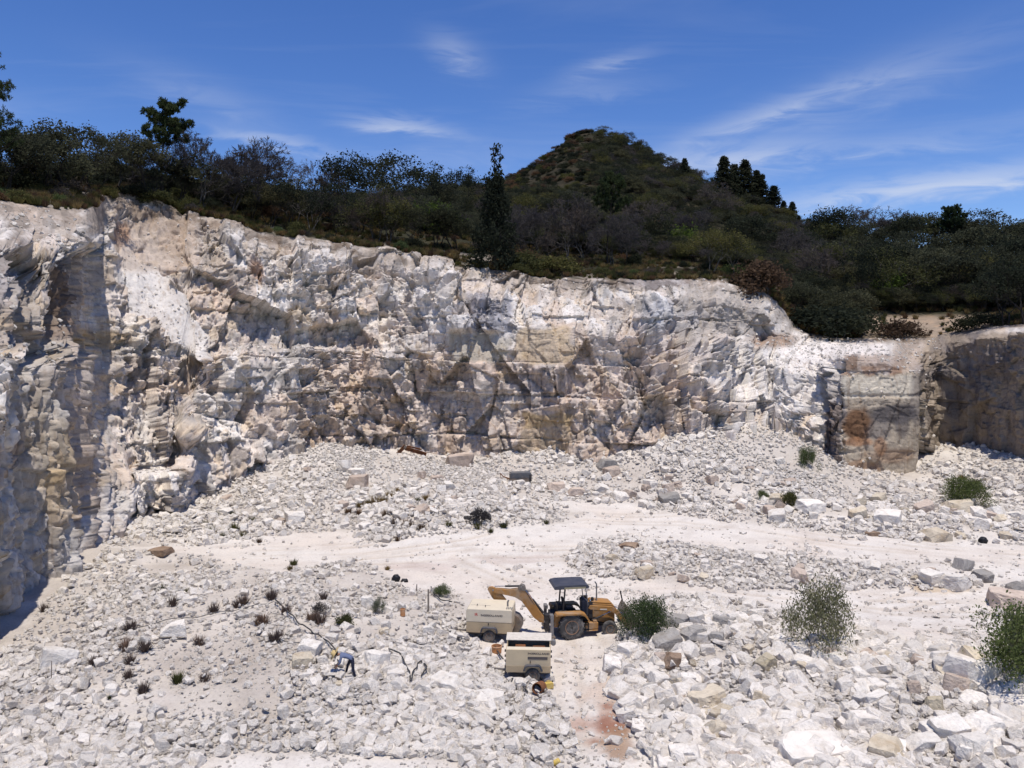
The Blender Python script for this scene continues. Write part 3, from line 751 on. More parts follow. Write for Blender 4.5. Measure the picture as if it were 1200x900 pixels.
def hill_at(px, Y):
    """ground point on the hillside: column px, world northing Y"""
    c = np.clip((px + 260) / 2.0, 0, len(hcols) - 1.001); i = int(c); f = c - i
    za = np.interp(Y, HYg[i], HZg[i]); zb = np.interp(Y, HYg[i + 1], HZg[i + 1])
    z = za * (1 - f) + zb * f
    return Vector(((px - 600) / F * (Y * CT - (z - H) * ST), Y, z))


def hill_row(px, py, t0=0, t1=3.0):
    """first hillside point seen at (px,py)"""
    c = int(np.clip((px + 260) / 2.0, 0, len(hcols) - 1)); r = Hc_py[c]
    k = np.where((r <= py) & (tt >= t0))[0]
    k = k[0] if len(k) else int(np.argmin(np.where(tt <= 3, r, 9e9)))
    return Vector(HVt[c, k])


# ---- pit floor
GP = []
for px, py, z in [(700, 880, 0), (720, 800, 0), (680, 745, 0), (560, 650, 0), (450, 655, 0), (640, 640, 0), (720, 612, 0), (850, 630, 0), (1000, 645, 0), (1180, 655, 0), (1150, 720, 0), (1050, 700, 0), (900, 697, 0), (1000, 707, 0), (330, 655, .2), (640, 690, 0), (740, 690, .1), (660, 840, 0), (600, 700, 0),
                  (60, 800, .5), (150, 760, .8), (300, 720, 1.1), (250, 850, .6), (400, 860, .4), (500, 780, 1.0), (450, 730, 1.3), (560, 830, .6), (100, 700, .8), (200, 660, .6), (30, 880, .4), (510, 720, .6), (230, 780, .4), (345, 740, 1.5), (420, 790, .7), (390, 890, 0), (590, 780, .1), (575, 745, .05), (540, 760, .3),
                  (820, 760, .9), (900, 790, 1.2), (850, 860, .9), (1000, 820, 1.4), (1100, 800, 1.6), (1180, 850, 1.7), (1000, 890, .8), (780, 805, .5), (1190, 770, 1.6), (1000, 745, .9), (800, 735, 1.0), (900, 730, .7), (760, 720, .3), (750, 850, .1),
                  (760, 660, .9), (900, 675, .8), (1050, 672, .9), (1140, 677, .6), (690, 655, .5), (680, 670, .1), (830, 650, .4),
                  (300, 590, 1.2), (250, 612, .6), (420, 580, 1.6), (470, 588, 2.0), (560, 602, 1.3), (660, 578, 1.0), (760, 572, 1.0), (860, 592, 1.3), (1050, 602, .9), (1150, 602, .9), (640, 605, .4), (400, 620, .3), (200, 630, .4), (690, 595, .1), (1000, 605, 1.0)]:
    GP.append(PZ(px, py, z))
for px, py, Y in [(330, 530, 81), (380, 515, 83.5), (450, 533, 84), (530, 548, 83), (600, 564, 78), (600, 572, 76), (590, 537, 85), (650, 532, 84), (720, 548, 81.5), (775, 524, 80), (740, 545, 79), (850, 510, 81), (900, 484, 83.5), (900, 540, 76), (950, 522, 79.5), (950, 560, 73.5), (1000, 562, 77), (1050, 562, 79.5),
                  (1130, 530, 84), (1185, 540, 79), (1100, 558, 80), (1085, 562, 83), (140, 612, 64.5), (215, 604, 68), (112, 665, 51), (40, 750, 41), (240, 590, 74), (285, 560, 79)]:
    GP.append(P(px, py, Y))
GP = np.array(GP)
GP = np.concatenate([GP, np.array([[-45, 18, .6], [0, 14, .2], [45, 18, 1.2], [70, 45, .8], [80, 80, .6], [-55, 55, 1], [-60, 90, 2], [-20, 112, 2], [30, 115, 2.], [75, 115, 1.], [0, -20, 1], [-70, 0, 1], [70, -10, 1]], float)])
gx = np.linspace(-80, 92, 620); gy = np.linspace(-20, 118, 500)
GXg, GYg = np.meshgrid(gx, gy, indexing='ij')


def tps(r2): return np.where(r2 > 1e-9, r2 * np.log(r2 + 1e-12) * .5, 0)


_A = tps(((GP[:, None, :2] - GP[None, :, :2]) ** 2).sum(-1)) + np.eye(len(GP)) * 40.0
_Pm = np.concatenate([np.ones((len(GP), 1)), GP[:, :2]], 1); _n = len(GP)
_M = np.block([[_A, _Pm], [_Pm.T, np.zeros((3, 3))]]); _w = np.linalg.solve(_M, np.concatenate([GP[:, 2], np.zeros(3)]))
GZg = np.full(GXg.shape, _w[_n]) + _w[_n + 1] * GXg + _w[_n + 2] * GYg
for k in range(_n): GZg += _w[k] * tps((GXg - GP[k, 0]) ** 2 + (GYg - GP[k, 1]) ** 2)
GZg = np.clip(GZg, -.6, 9.5)
# zones, as drawn in the photograph's plan: rubble here, bare track elsewhere
Z_LEFT = [(-400, 640), (100, 640), (230, 652), (330, 672), (370, 662), (430, 660), (470, 690), (540, 697), (560, 720), (545, 745), (600, 790), (640, 808), (672, 860), (690, 1000), (-600, 1000)]
Z_RIGHT = [(742, 702), (800, 698), (880, 706), (980, 728), (1040, 752), (1110, 764), (1190, 752), (1500, 740), (1700, 1000), (790, 1000), (770, 900), (740, 850), (718, 800), (712, 760), (735, 725)]
Z_ISLAND = [(655, 652), (700, 630), (760, 634), (900, 650), (1000, 660), (1130, 658), (1165, 678), (1130, 692), (1000, 690), (860, 692), (740, 680), (680, 672)]
Z_TALUS = [(-400, 640), (100, 640), (230, 640), (310, 628), (400, 622), (440, 636), (500, 630), (570, 620), (640, 614), (700, 604), (668, 592), (740, 590), (800, 604), (900, 618), (1000, 626), (1100, 637), (1240, 641), (1700, 640), (1700, 380), (-400, 380)]
Z_BARE = [(225, 902), (250, 884), (330, 880), (440, 884), (540, 892), (560, 1000), (215, 1000)]


def zone_of(px, py):
    z = np.zeros(np.shape(px), int)
    w = 9 * fbm(np.asarray(px) / 16., np.asarray(py) / 9., 301, 3); px = px + w; py = py + w * .5
    z[inpoly(px, py, Z_LEFT)] = 1; z[inpoly(px, py, Z_RIGHT)] = 2; z[inpoly(px, py, Z_ISLAND)] = 3; z[inpoly(px, py, Z_TALUS)] = 4; z[inpoly(px, py, Z_BARE)] = 0
    return z


_ppx, _ppy = project(GXg, np.maximum(GYg, 6.0), GZg)
zg = zone_of(_ppx, _ppy)
rub = blur(blur((zg > 0).astype(float), 7, 0), 7, 1)
GZg += rub * (.38 * fbm(GXg / 2.6, GYg / 2.6, 311, 4) + .25 * fbm(GXg / .8, GYg / .8, 312, 2)) + (1 - rub) * (.10 * fbm(GXg / 4, GYg / 4, 313, 3)) + .05 * rub
rut = np.zeros_like(GXg)
for path in ([(300, 652), (420, 648), (540, 636), (690, 606), (800, 612), (1000, 640), (1210, 655)], [(430, 660), (560, 650), (680, 650), (760, 690), (900, 700), (1040, 712), (1210, 716)], [(560, 656), (640, 690), (690, 760), (700, 840), (715, 960)], [(1210, 672), (1120, 700), (1030, 712)]):
    W_ = PZ(np.array([q_[0] for q_ in path], float), np.array([q_[1] for q_ in path], float), 0.0); dm = np.full(GXg.shape, 99.)
    wx_ = GXg + 1.2 * fbm(GXg / 9, GYg / 9, 341, 2); wy_ = GYg + 1.2 * fbm(GXg / 9, GYg / 9, 342, 2)
    for a_, b_ in zip(W_, W_[1:]):
        ab = b_[:2] - a_[:2]; f_ = np.clip(((wx_ - a_[0]) * ab[0] + (wy_ - a_[1]) * ab[1]) / (ab @ ab), 0, 1)
        dm = np.minimum(dm, np.hypot(wx_ - a_[0] - f_ * ab[0], wy_ - a_[1] - f_ * ab[1]))
    for off in (.85, 1.9): rut = np.maximum(rut, np.exp(-((dm - off) / .26) ** 2) * (1 if off < 1 else .7))
rut *= (1 - rub) * smooth(.62 + 2.4 * fbm(GXg / 5, GYg / 5, 343, 3))
GZg -= .07 * rut; GZg += rub * .95 * np.maximum(fbm(GXg / 5, GYg / 5, 344, 3), -.1)
gc = np.ones(GXg.shape + (3,)) * np.array([.67, .615, .55])


def glay(col, m):
    global gc
    gc = gc * (1 - m[..., None]) + np.asarray(col) * m[..., None]


glay((.47, .41, .345), .75 * rub * smooth(.62 + 2.5 * fbm(GXg / 5, GYg / 5, 321, 4))); glay((.62, .525, .435), .5 * (1 - rub) * smooth(.3 + 2.6 * fbm(GXg / 8, GYg / 4, 322, 4)))  # ground among the rubble darkened in colour to deepen shade between stones
glay((.54, .46, .375), .8 * rut)
glay((.40, .345, .29), .7 * rub * smooth((420 - _ppx) / 120.) * smooth((_ppy - 640) / 20.) * smooth(.30 + 3.2 * fbm(GXg / 3.5, GYg / 3.5, 345, 4)))
glay((.52, .465, .405), .6 * rub * smooth(.25 + 3.2 * fbm(GXg / 6, GYg / 6, 346, 4)))
for (cx, cy, rx, ry, col, k) in [(716, 838, 36, 38, (.52, .40, .31), .7), (688, 848, 24, 14, (.42, .25, .18), .7), (710, 844, 24, 17, (.27, .11, .065), .85), (724, 872, 15, 18, (.32, .20, .125), .75), (600, 656, 60, 5, (.52, .43, .38), .5), (490, 664, 40, 6, (.52, .42, .37), .5), (1120, 690, 45, 5, (.45, .34, .22), .8)]:
    dd = np.hypot((_ppx - cx) / rx, (_ppy - cy) / ry) + 1.9 * fbm(GXg / 1.1, GYg / 1.1, 331, 4); glay(col, k * smooth((1.25 - dd) / .7))
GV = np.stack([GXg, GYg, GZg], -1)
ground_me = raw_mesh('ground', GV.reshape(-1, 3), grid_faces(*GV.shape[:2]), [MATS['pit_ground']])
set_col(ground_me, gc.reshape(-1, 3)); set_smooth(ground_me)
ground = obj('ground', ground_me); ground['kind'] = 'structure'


def gz(x, y):
    i = np.clip((np.asarray(x, float) - gx[0]) / (gx[1] - gx[0]), 0, len(gx) - 1.001); j = np.clip((np.asarray(y, float) - gy[0]) / (gy[1] - gy[0]), 0, len(gy) - 1.001)
    a = i.astype(int); b = j.astype(int); f = i - a; g = j - b
    return (GZg[a, b] * (1 - f) + GZg[a + 1, b] * f) * (1 - g) + (GZg[a, b + 1] * (1 - f) + GZg[a + 1, b + 1] * f) * g


def ground_hit(px, py):
    """where the sight line (px,py) meets the pit floor"""
    dx, dy, dzv = ray(px, py); Y = np.linspace(14, 104, 1400); t = Y / dy
    X = dx * t; Zr = H + dzv * t; k = np.where(Zr < gz(X, Y))[0]
    k = k[0] if len(k) else len(Y) - 1
    return Vector((float(X[k]), float(Y[k]), float(gz(X[k], Y[k]))))


def px_size(p): return math.sqrt(p[0] ** 2 + p[1] ** 2 + (p[2] - H) ** 2) / F      # metres per photo pixel at p

# ================================================================== STONES
ORD = ['', 'second', 'third', 'fourth', 'fifth', 'sixth', 'seventh', 'eighth', 'ninth', 'tenth', 'eleventh', 'twelfth']
NUMW = ['', 'one', 'two', 'three', 'four', 'five', 'six', 'seven', 'eight', 'nine', 'ten', 'eleven', 'twelve']
LABELLED = []          # (obj, description, place, category, group, px)


def note(o, desc, place, cat, group, px): LABELLED.append((o, desc, place, cat, group, px))


def write_labels():
    by = {}
    for r in LABELLED: by.setdefault((r[1], r[2]), []).append(r)
    for (desc, place), rs in by.items():
        rs.sort(key=lambda r: r[5]); n = len(rs)
        for k, r in enumerate(rs):
            if n == 1: lab = f'{desc} {place}'
            elif k == 0: lab = f'{desc} {place}, leftmost of {NUMW[n] if n < 13 else "many"}'
            elif k == n - 1: lab = f'{desc} {place}, rightmost of {NUMW[n] if n < 13 else "many"}'
            elif k < 12: lab = f'{desc} {place}, {ORD[k]} from left'
            elif n - 1 - k < 12: lab = f'{desc} {place}, {ORD[n - 1 - k]} from right'
            else: lab = f'{desc} {place}, in mid row'
            tag(r[0], lab, r[3], r[4])


def rock_bm(rng, dims, cuts, bevel=0.0, rough=0.0, sub=0):
    bm = bmesh.new(); bmesh.ops.create_cube(bm, size=1.0)
    bmesh.ops.scale(bm, vec=dims, verts=bm.verts[:])
    for _ in range(cuts):
        n = Vector((rng.gauss(0, 1), rng.gauss(0, 1), rng.gauss(0, .8))).normalized()
        ext = max(abs(v.co.dot(n)) for v in bm.verts)
        r = bmesh.ops.bisect_plane(bm, geom=bm.verts[:] + bm.edges[:] + bm.faces[:], plane_co=n * ext * rng.uniform(.58, .9), plane_no=n, clear_outer=True)
        ed = [e for e in r['geom_cut'] if isinstance(e, bmesh.types.BMEdge)]
        if ed:
            try: bmesh.ops.edgeloop_fill(bm, edges=ed)
            except Exception: pass
    if bevel:
        bmesh.ops.remove_doubles(bm, verts=bm.verts[:], dist=.02)
        bmesh.ops.bevel(bm, geom=bm.edges[:], offset=bevel, segments=1, affect='EDGES', profile=.5, clamp_overlap=True)
    bmesh.ops.triangulate(bm, faces=bm.faces[:])
    if sub:
        bmesh.ops.subdivide_edges(bm, edges=[e for e in bm.edges if e.calc_length() > .18], cuts=sub, use_grid_fill=True)
        for v in bm.verts:
            c = v.co; k = rng.uniform(-1, 1) * rough * .5
            k += rough * (math.sin(c.x * 9 + c.y * 5 + dims[0] * 20) * math.sin(c.z * 8 + c.y * 7) * .6)
            v.co += c.normalized() * k if c.length > 1e-4 else Vector()
    mx = max(max(abs(v.co.x), abs(v.co.y), abs(v.co.z)) for v in bm.verts) * 2
    bmesh.ops.scale(bm, vec=(1 / mx,) * 3, verts=bm.verts[:])
    bmesh.ops.recalc_face_normals(bm, faces=bm.faces[:])
    return bm


def rock_mesh(name, seed, dims, cuts, mat, **kw):
    bm = rock_bm(random.Random(seed), dims, cuts, **kw); me = bpy.data.meshes.new(name); bm.to_mesh(me); bm.free(); me.materials.append(MATS[mat]); return me


_DIM = {'block': (1, .8, .68), 'slab': (1.15, .85, .34), 'wedge': (1, .62, .55), 'chunk': (1, .92, .86)}
STONE_COL = bpy.data.collections.new('stone_kinds')          # not linked to the scene: only instanced
_rng = random.Random(5)
for k in range(16):
    shp = ['block', 'wedge', 'slab', 'chunk'][k % 4]; dd_ = [v * _rng.uniform(.85, 1.15) for v in _DIM[shp]]
    o = bpy.data.objects.new('stone_%02d' % k, rock_mesh('stone', 700 + k, dd_, 6 + k % 4, 'stone_mixed', bevel=.035 if k >= 8 else 0))
    STONE_COL.objects.link(o)


def scatter(name, pts, scl, rot, idx, coll, kind='stuff', label=None, cat=None):
    """one object of countless pieces: points that carry size, turn and kind"""
    me = bpy.data.meshes.new(name); n = len(pts)
    me.vertices.add(n); me.vertices.foreach_set('co', np.asarray(pts, np.float32).ravel())
    a = me.attributes.new('rot', 'FLOAT_VECTOR', 'POINT'); a.data.foreach_set('vector', np.asarray(rot, np.float32).ravel())
    a = me.attributes.new('scl', 'FLOAT_VECTOR', 'POINT'); a.data.foreach_set('vector', np.asarray(scl, np.float32).ravel())
    a = me.attributes.new('idx', 'INT', 'POINT'); a.data.foreach_set('value', np.asarray(idx, np.int32))
    o = obj(name, me)
    ng = bpy.data.node_groups.new(name, 'GeometryNodeTree')
    ng.interface.new_socket('Geometry', in_out='INPUT', socket_type='NodeSocketGeometry'); ng.interface.new_socket('Geometry', in_out='OUTPUT', socket_type='NodeSocketGeometry')
    N = ng.nodes; L = ng.links
    gi = N.new('NodeGroupInput'); go = N.new('NodeGroupOutput'); ip = N.new('GeometryNodeInstanceOnPoints'); ci = N.new('GeometryNodeCollectionInfo')
    ci.inputs['Collection'].default_value = coll; ci.inputs['Separate Children'].default_value = True; ci.inputs['Reset Children'].default_value = True

    def attr(nm, ty):
        q = N.new('GeometryNodeInputNamedAttribute'); q.data_type = ty; q.inputs['Name'].default_value = nm
        return [s_ for s_ in q.outputs if s_.enabled and s_.name == 'Attribute'][0]
    er = N.new('FunctionNodeEulerToRotation'); L.new(attr('rot', 'FLOAT_VECTOR'), er.inputs[0])
    L.new(gi.outputs[0], ip.inputs['Points']); L.new(ci.outputs[0], ip.inputs['Instance']); ip.inputs['Pick Instance'].default_value = True
    L.new(attr('idx', 'INT'), ip.inputs['Instance Index']); L.new(er.outputs[0], ip.inputs['Rotation']); L.new(attr('scl', 'FLOAT_VECTOR'), ip.inputs['Scale'])
    L.new(ip.outputs[0], go.inputs[0])
    m = o.modifiers.new('scatter', 'NODES'); m.node_group = ng
    o['kind'] = kind
    if label: o['label'] = label; o['category'] = cat
    return o


def face_front(px):
    return np.interp(px, cols, A_Y[:, 0]) * S


nr = np.random.default_rng(11)
NC = 620000
# candidates spread over the floor, thinned with distance so that near ground gets the small pieces
sy = 24 + (104 - 24) * nr.random(NC) ** 1.35; sx = (nr.random(NC) * 1.34 - .67) * (sy + 6); sz = gz(sx, sy)
spx, spy = project(sx, sy, sz); zz = zone_of(spx, spy)
dist = np.sqrt(sx ** 2 + sy ** 2 + (H - sz) ** 2)
u = nr.random(NC); smin, smax, al = .06, .85, 1.5
ss = (smin ** -al + u * (smax ** -al - smin ** -al)) ** (-1 / al)
patch = fbm(sx / 3.5, sy / 3.5, 401, 3); patch2 = fbm(sx / 9, sy / 9, 402, 3)
lft = smooth((400 - spx) / 120.) * (spy < 800)
ss = ss * np.where(zz == 2, 1.2, np.where(zz == 4, 1.15, 1.0 - .30 * lft)) * np.exp(1.7 * fbm(sx / 5.5, sy / 5.5, 403, 3)) * np.where(zz == 0, .75, 1)
scree = inpoly(spx, spy, [(830, 520), (900, 482), (960, 520), (1000, 560), (960, 575), (880, 560)]) | inpoly(spx, spy, [(330, 515), (400, 512), (450, 535), (560, 545), (620, 540), (560, 575), (440, 560), (360, 545)])
ss = np.where(scree, np.clip(ss * 1.2, .08, .36), ss)
ss = np.minimum(ss, np.where(zz == 2, .95, np.where(zz == 4, .85, .62)))
seen = ss * F / dist
keep = (seen > 1.5) & (sy < face_front(spx) + 1.5)
dens = np.where(zz == 0, .05 + .5 * smooth((patch - .16) * 6), np.clip(.60 + 1.9 * patch + 1.1 * patch2, .07, 1.0))
# worn pale patches inside the rubble
for (cx_, cy_, rx_, ry_) in [(175, 655, 60, 22), (240, 740, 50, 22), (700, 600, 30, 10), (280, 620, 40, 14), (1120, 585, 60, 14), (60, 760, 30, 30), (590, 860, 40, 18)]:
    dens = dens * (1 - .8 * np.exp(-(((spx - cx_) / rx_) ** 2 + ((spy - cy_) / ry_) ** 2)))
keep &= nr.random(NC) < dens
keep &= ~inpoly(spx, spy, [(588, 742), (655, 742), (655, 795), (590, 800)]) & ~inpoly(spx, spy, [(645, 725), (725, 725), (722, 756), (645, 758)])
sx, sy, sz, ss, zz = sx[keep], sy[keep], sz[keep], ss[keep], zz[keep]
n_ = len(sx)
heap = np.where(zz > 0, nr.random(n_) ** 3 * .16, 0)
sp = np.stack([sx, sy, sz + ss * (.04 + .14 * nr.random(n_)) + heap * (ss > .12)], -1)
sr = np.stack([nr.normal(0, .42, n_), nr.normal(0, .42, n_), nr.random(n_) * 6.283], -1)
scl_ = ss[:, None] * np.stack([np.ones(n_), nr.uniform(.75, 1.1, n_), nr.uniform(.7, 1.15, n_)], -1)
rubble = scatter('rubble', sp, scl_, sr, nr.integers(0, 8, n_) + 8 * (ss > .3), STONE_COL)

# crumbs lying on the ledges of the face
vv = CL_V; dU = np.gradient(vv, axis=0); dV = np.gradient(vv, axis=1); cn = np.cross(dU, dV); cn /= np.linalg.norm(cn, axis=-1, keepdims=True) + 1e-9
up_ = np.abs(cn[..., 2]); ledge = (up_ > .62)
prob = np.where(ledge, .03, .0) * (CL_px < 1100) + chute * .03
prob *= (1 - .7 * bank)
prob[:, -6:] *= .3
ii, jj = np.where((nr.random(prob.shape) < prob) & (CL_px > -120) & (CL_px < 1320))
lp = vv[ii, jj]; n_ = len(lp); ls = .10 + .34 * nr.random(n_) ** 2.6
ls = np.where(chute[ii, jj] > .5, ls * .8, ls)
ledge_rubble = scatter('ledge_rubble', lp + np.stack([nr.normal(0, .05, n_), nr.normal(0, .05, n_), ls * .15], -1), ls[:, None] * nr.uniform(.75, 1.1, (n_, 3)), np.stack([nr.normal(0, .6, n_), nr.normal(0, .6, n_), nr.random(n_) * 6.28], -1), nr.integers(0, 16, n_), STONE_COL)

# ---- boulders that can be told apart: each its own thing
BOULD = {}
for shp in _DIM:
    BOULD[shp] = [rock_mesh('boulder_' + shp, 900 + 31 * k + len(shp), [v * _rng.uniform(.88, 1.12) for v in _DIM[shp]], 7 + k % 3, 'stone_white', bevel=.025, sub=2, rough=.030) for k in range(7)]
TONE = {'white': 'stone_white', 'cream': 'stone_cream', 'grey': 'stone_grey', 'pinkish': 'stone_pink', 'brown': 'stone_brown', 'mossy': 'stone_lichen'}
br_ = random.Random(77)
n_boulder = 0


def boulder(px, py, wpx, tone, shp, label=None, hz=None, rot=None, sink=.18, flat=None):
    """wpx: apparent width in photo pixels; stands on the ground under (px,py)"""
    global n_boulder
    p = ground_hit(px, py); w = wpx * px_size(p)
    me = BOULD[shp][br_.randrange(7)]
    o = obj('boulder', me, mat=MATS[TONE[tone]])
    hh = hz if hz else 1.0
    o.scale = (w, w * br_.uniform(.85, 1.1), w * hh)
    o.rotation_euler = rot if rot else (br_.gauss(0, .22), br_.gauss(0, .22), br_.uniform(0, 6.28))
    hgt = {'block': .6, 'slab': .3, 'wedge': .5, 'chunk': .8}[shp] * w * hh
    o.location = (p.x, p.y + .15 * w, p.z + hgt * (.5 - sink)); n_boulder += 1
    if label: tag(o, label, 'boulder', 'quarry boulders')
    return o


HERO = [
    (185, 650, 27, 'brown', 'slab', 'rust-brown slab lying alone on pale scree by the left wall', .9),
    (66, 782, 33, 'white', 'wedge', 'large white wedge with flat top beside a thin stake', 1.1),
    (201, 746, 25, 'white', 'chunk', 'rounded pale boulder above the purple tufts', .8),
    (440, 784, 27, 'white', 'wedge', 'big angular white block standing right behind the bent worker', 1.5),
    (464, 796, 20, 'white', 'slab', 'long white slab tilted against the big block near the worker', 1.6),
    (523, 806, 34, 'white', 'slab', 'flat white slab left of the tangled compressor hose', 1.2),
    (570, 826, 40, 'white', 'slab', 'long flat white slab below the cream compressor', .9),
    (950, 897, 78, 'white', 'slab', 'huge flat white slab at the bottom edge', 1.0),
    (832, 830, 42, 'cream', 'wedge', 'long cream wedge above the big bottom slab', .9),
    (840, 868, 20, 'cream', 'chunk', 'upright cream chunk left of the huge bottom slab', 1.4),
    (1146, 800, 44, 'white', 'block', 'broad white block just below the big green bush', .9),
    (1184, 814, 34, 'white', 'slab', 'flat white block at the right edge under the big bush', 1.2),
    (1150, 866, 34, 'white', 'block', 'squared white block with flat lit top, lower right', 1.0),
    (1044, 896, 36, 'cream', 'block', 'cream block with tan corner at the bottom edge', 1.0),
    (1012, 856, 36, 'white', 'block', 'boxy white block with flat top and dark underside', .9),
    (1082, 884, 38, 'white', 'wedge', 'white wedge beside the cream block at the bottom', 1.0),
    (1100, 866, 28, 'white', 'slab', 'squarish leaning white slab among the lower right blocks', 1.6),
    (1096, 838, 18, 'mossy', 'chunk', 'yellowish upright stone among white blocks lower right', 1.3),
    (786, 592, 22, 'grey', 'block', 'flat-faced grey block on the verge of the upper road', 1.0),
    (417, 572, 24, 'pinkish', 'block', 'pinkish block at the top of the dry grass heap', 1.1),
    (416, 556, 22, 'white', 'slab', 'pale slab capping the pinkish block in the scree', 1.2),
    (345, 612, 20, 'white', 'chunk', 'rounded white boulder lying at the road edge near tufts', .8),
    (783, 762, 32, 'grey', 'block', 'large blue-grey block under the bush by the backhoe', 1.0),
    (812, 752, 26, 'grey', 'chunk', 'grey boulder right of the blue-grey block by the bush', .9),
    (792, 738, 34, 'grey', 'block', 'broad grey boulder touching the bush by the backhoe', .8),
    (850, 736, 24, 'grey', 'block', 'weathered grey block at the upper edge of right rubble', .9),
    (838, 752, 20, 'grey', 'wedge', 'slanting grey wedge among the grey boulders', 1.1),
    (788, 784, 18, 'brown', 'chunk', 'dark brown rounded stone among white rubble', 1.3),
    (776, 780, 16, 'pinkish', 'chunk', 'pinkish stone leaning on the dark brown one', 1.2),
    (897, 786, 18, 'mossy', 'chunk', 'yellow-green stained boulder below the silvery bush', 1.3),
    (1131, 668, 18, 'grey', 'slab', 'dark grey slab standing on edge on the rubble island', 2.2),
    (1154, 682, 18, 'grey', 'chunk', 'rounded grey-brown boulder at the tip of the rubble island', .8),
    (1122, 690, 28, 'white', 'block', 'long white block near the tip of the rubble island', .8),
    (1096, 684, 24, 'white', 'block', 'white block over the ochre bank of the rubble island', .9),
    (1186, 712, 36, 'pinkish', 'block', 'pinkish-brown layered rock behind the large green bush', .7),
    (1198, 700, 20, 'grey', 'chunk', 'dark grey stone on top of the layered rock', 1.0),
    (711, 550, 22, 'grey', 'block', 'tall grey block leaning against the cliff foot', 1.1),
    (540, 546, 34, 'pinkish', 'slab', 'long pinkish slab fallen at the foot of the cliff', 1.5),
    (652, 576, 20, 'pinkish', 'block', 'pinkish block right of the small grey trailer', .9),
    (675, 580, 21, 'pinkish', 'block', 'second pinkish block farther right of the grey trailer', .8),
    (756, 678, 20, 'cream', 'wedge', 'pointed cream stone in the rubble island', 1.3),
    (736, 645, 24, 'brown', 'wedge', 'brown-sided wedge on the left end of the rubble island', .8),
    (950, 600, 30, 'white', 'block', 'big white block in the stone row below the sapling', .8),
    (1008, 608, 20, 'cream', 'wedge', 'greenish cream wedge in the roadside stone row', 1.2),
    (1042, 614, 26, 'white', 'chunk', 'rounded white boulder in the roadside stone row', .8),
    (1022, 628, 17, 'brown', 'slab', 'reddish flat stone at the edge of the upper road', .9),
    (1125, 602, 28, 'cream', 'block', 'cream block beneath the roadside bush', .8),
    (1098, 634, 24, 'cream', 'chunk', 'round-topped cream boulder on the upper road verge', .7),
    (353, 780, 22, 'cream', 'block', 'cream block with squared face left of the hose end', 1.0),
    (362, 768, 22, 'white', 'chunk', 'white chunk directly under the black hose', 1.0),
    (432, 712, 18, 'white', 'chunk', 'white chunk beside the small green shrub', 1.0),
    (400, 805, 20, 'cream', 'slab', 'flat cream stone at the feet of the worker', .8),
    (480, 784, 12, 'white', 'slab', 'small upright pale slab amid the tangled hose', 2.2),
    (567, 842, 22, 'white', 'wedge', 'white wedge in the heap at the foot of the drum', .9),
    (609, 807, 16, 'white', 'block', 'white block at the wheel of the cream compressor', 1.2),
    (642, 798, 13, 'white', 'chunk', 'small round white stone at the cream compressor corner', .7),
]
for (px, py, w, tone, shp, lab, hz) in HERO: boulder(px, py, w, tone, shp, lab, hz, rot=(br_.gauss(0, .12), br_.gauss(0, .12), br_.uniform(-.6, .6)))


def place_name(px, py):
    z = int(zone_of(np.array([px]), np.array([py]))[0])
    if z == 4:
        for lim, nm in [(250, 'on the scree under the tall left wall'), (400, 'on the scree left of the dry grass'), (470, 'in the scree above the dry grass'), (590, 'between rusty girder and grey trailer'), (700, 'right of the small grey trailer'), (800, 'along the foot of the pinkish cliff'), (900, 'in the wide scree fan'), (1010, 'below the lone sapling'), (1100, 'left of the roadside bush')]:
            if px < lim: return nm
        return 'under the roadside bush'
    if z == 3: return 'on the rubble island, near end' if px < 800 else ('in the middle of the rubble island' if px < 1000 else 'on the rubble island, far end')
    if z == 1:
        if px < 150: return 'in the rubble under the left wall'
        if px < 300: return 'among the purple tufts' if py < 770 else 'in the bottom left rubble'
        if px < 400: return 'around the black hose' if py < 780 else 'in the rubble below the worker'
        if px < 545: return 'in the heap beside the white compressor' if py < 765 else 'between worker and cream compressor'
        return 'in the heap below the cream compressor'
    if z == 2:
        if px < 860: return 'near the bush by the backhoe' if py < 780 else 'right of the rust-stained track'
        if px < 1040: return 'around the silvery bush' if py < 795 else 'in the lower right blocks'
        return 'beside the big green bush' if py < 805 else 'below the big green bush'
    return 'on the bare pale track'


def sizename(w): return 'small' if w < 13 else ('mid-sized' if w < 20 else 'large')


FILL = [  # polygon, number, width range in photo pixels, tones
    ([(880, 800), (1200, 790), (1200, 900), (800, 900), (790, 840)], 58, (15, 34), 'wwwwwcp'),
    ([(720, 770), (880, 740), (900, 800), (800, 840), (740, 830)], 26, (11, 22), 'wwwcpg'),
    ([(860, 705), (1000, 720), (1110, 760), (1100, 800), (900, 790)], 26, (11, 24), 'wwcgp'),
    ([(905, 575), (1200, 600), (1200, 636), (1000, 622), (880, 610)], 34, (10, 21), 'wwwcp'),
    ([(660, 548), (800, 565), (830, 600), (700, 588)], 22, (9, 20), 'wwpp'),
    ([(820, 560), (920, 540), (960, 590), (860, 605)], 14, (8, 15), 'wwp'),
    ([(680, 640), (900, 655), (1130, 665), (1120, 688), (760, 682)], 24, (9, 19), 'wwwcp'),
    ([(380, 545), (560, 560), (560, 600), (400, 605)], 18, (9, 19), 'wwwp'),
    ([(230, 560), (390, 540), (390, 610), (240, 620)], 10, (9, 15), 'wwp'),
    ([(360, 700), (540, 715), (540, 770), (350, 775)], 22, (11, 22), 'wwwc'),
    ([(20, 690), (300, 690), (330, 780), (30, 790)], 14, (9, 17), 'wwg'),
    ([(20, 800), (480, 810), (560, 860), (440, 880), (20, 895)], 36, (10, 21), 'wwwwc'),
    ([(560, 805), (650, 815), (670, 860), (540, 850)], 14, (10, 18), 'wwwc'),
]
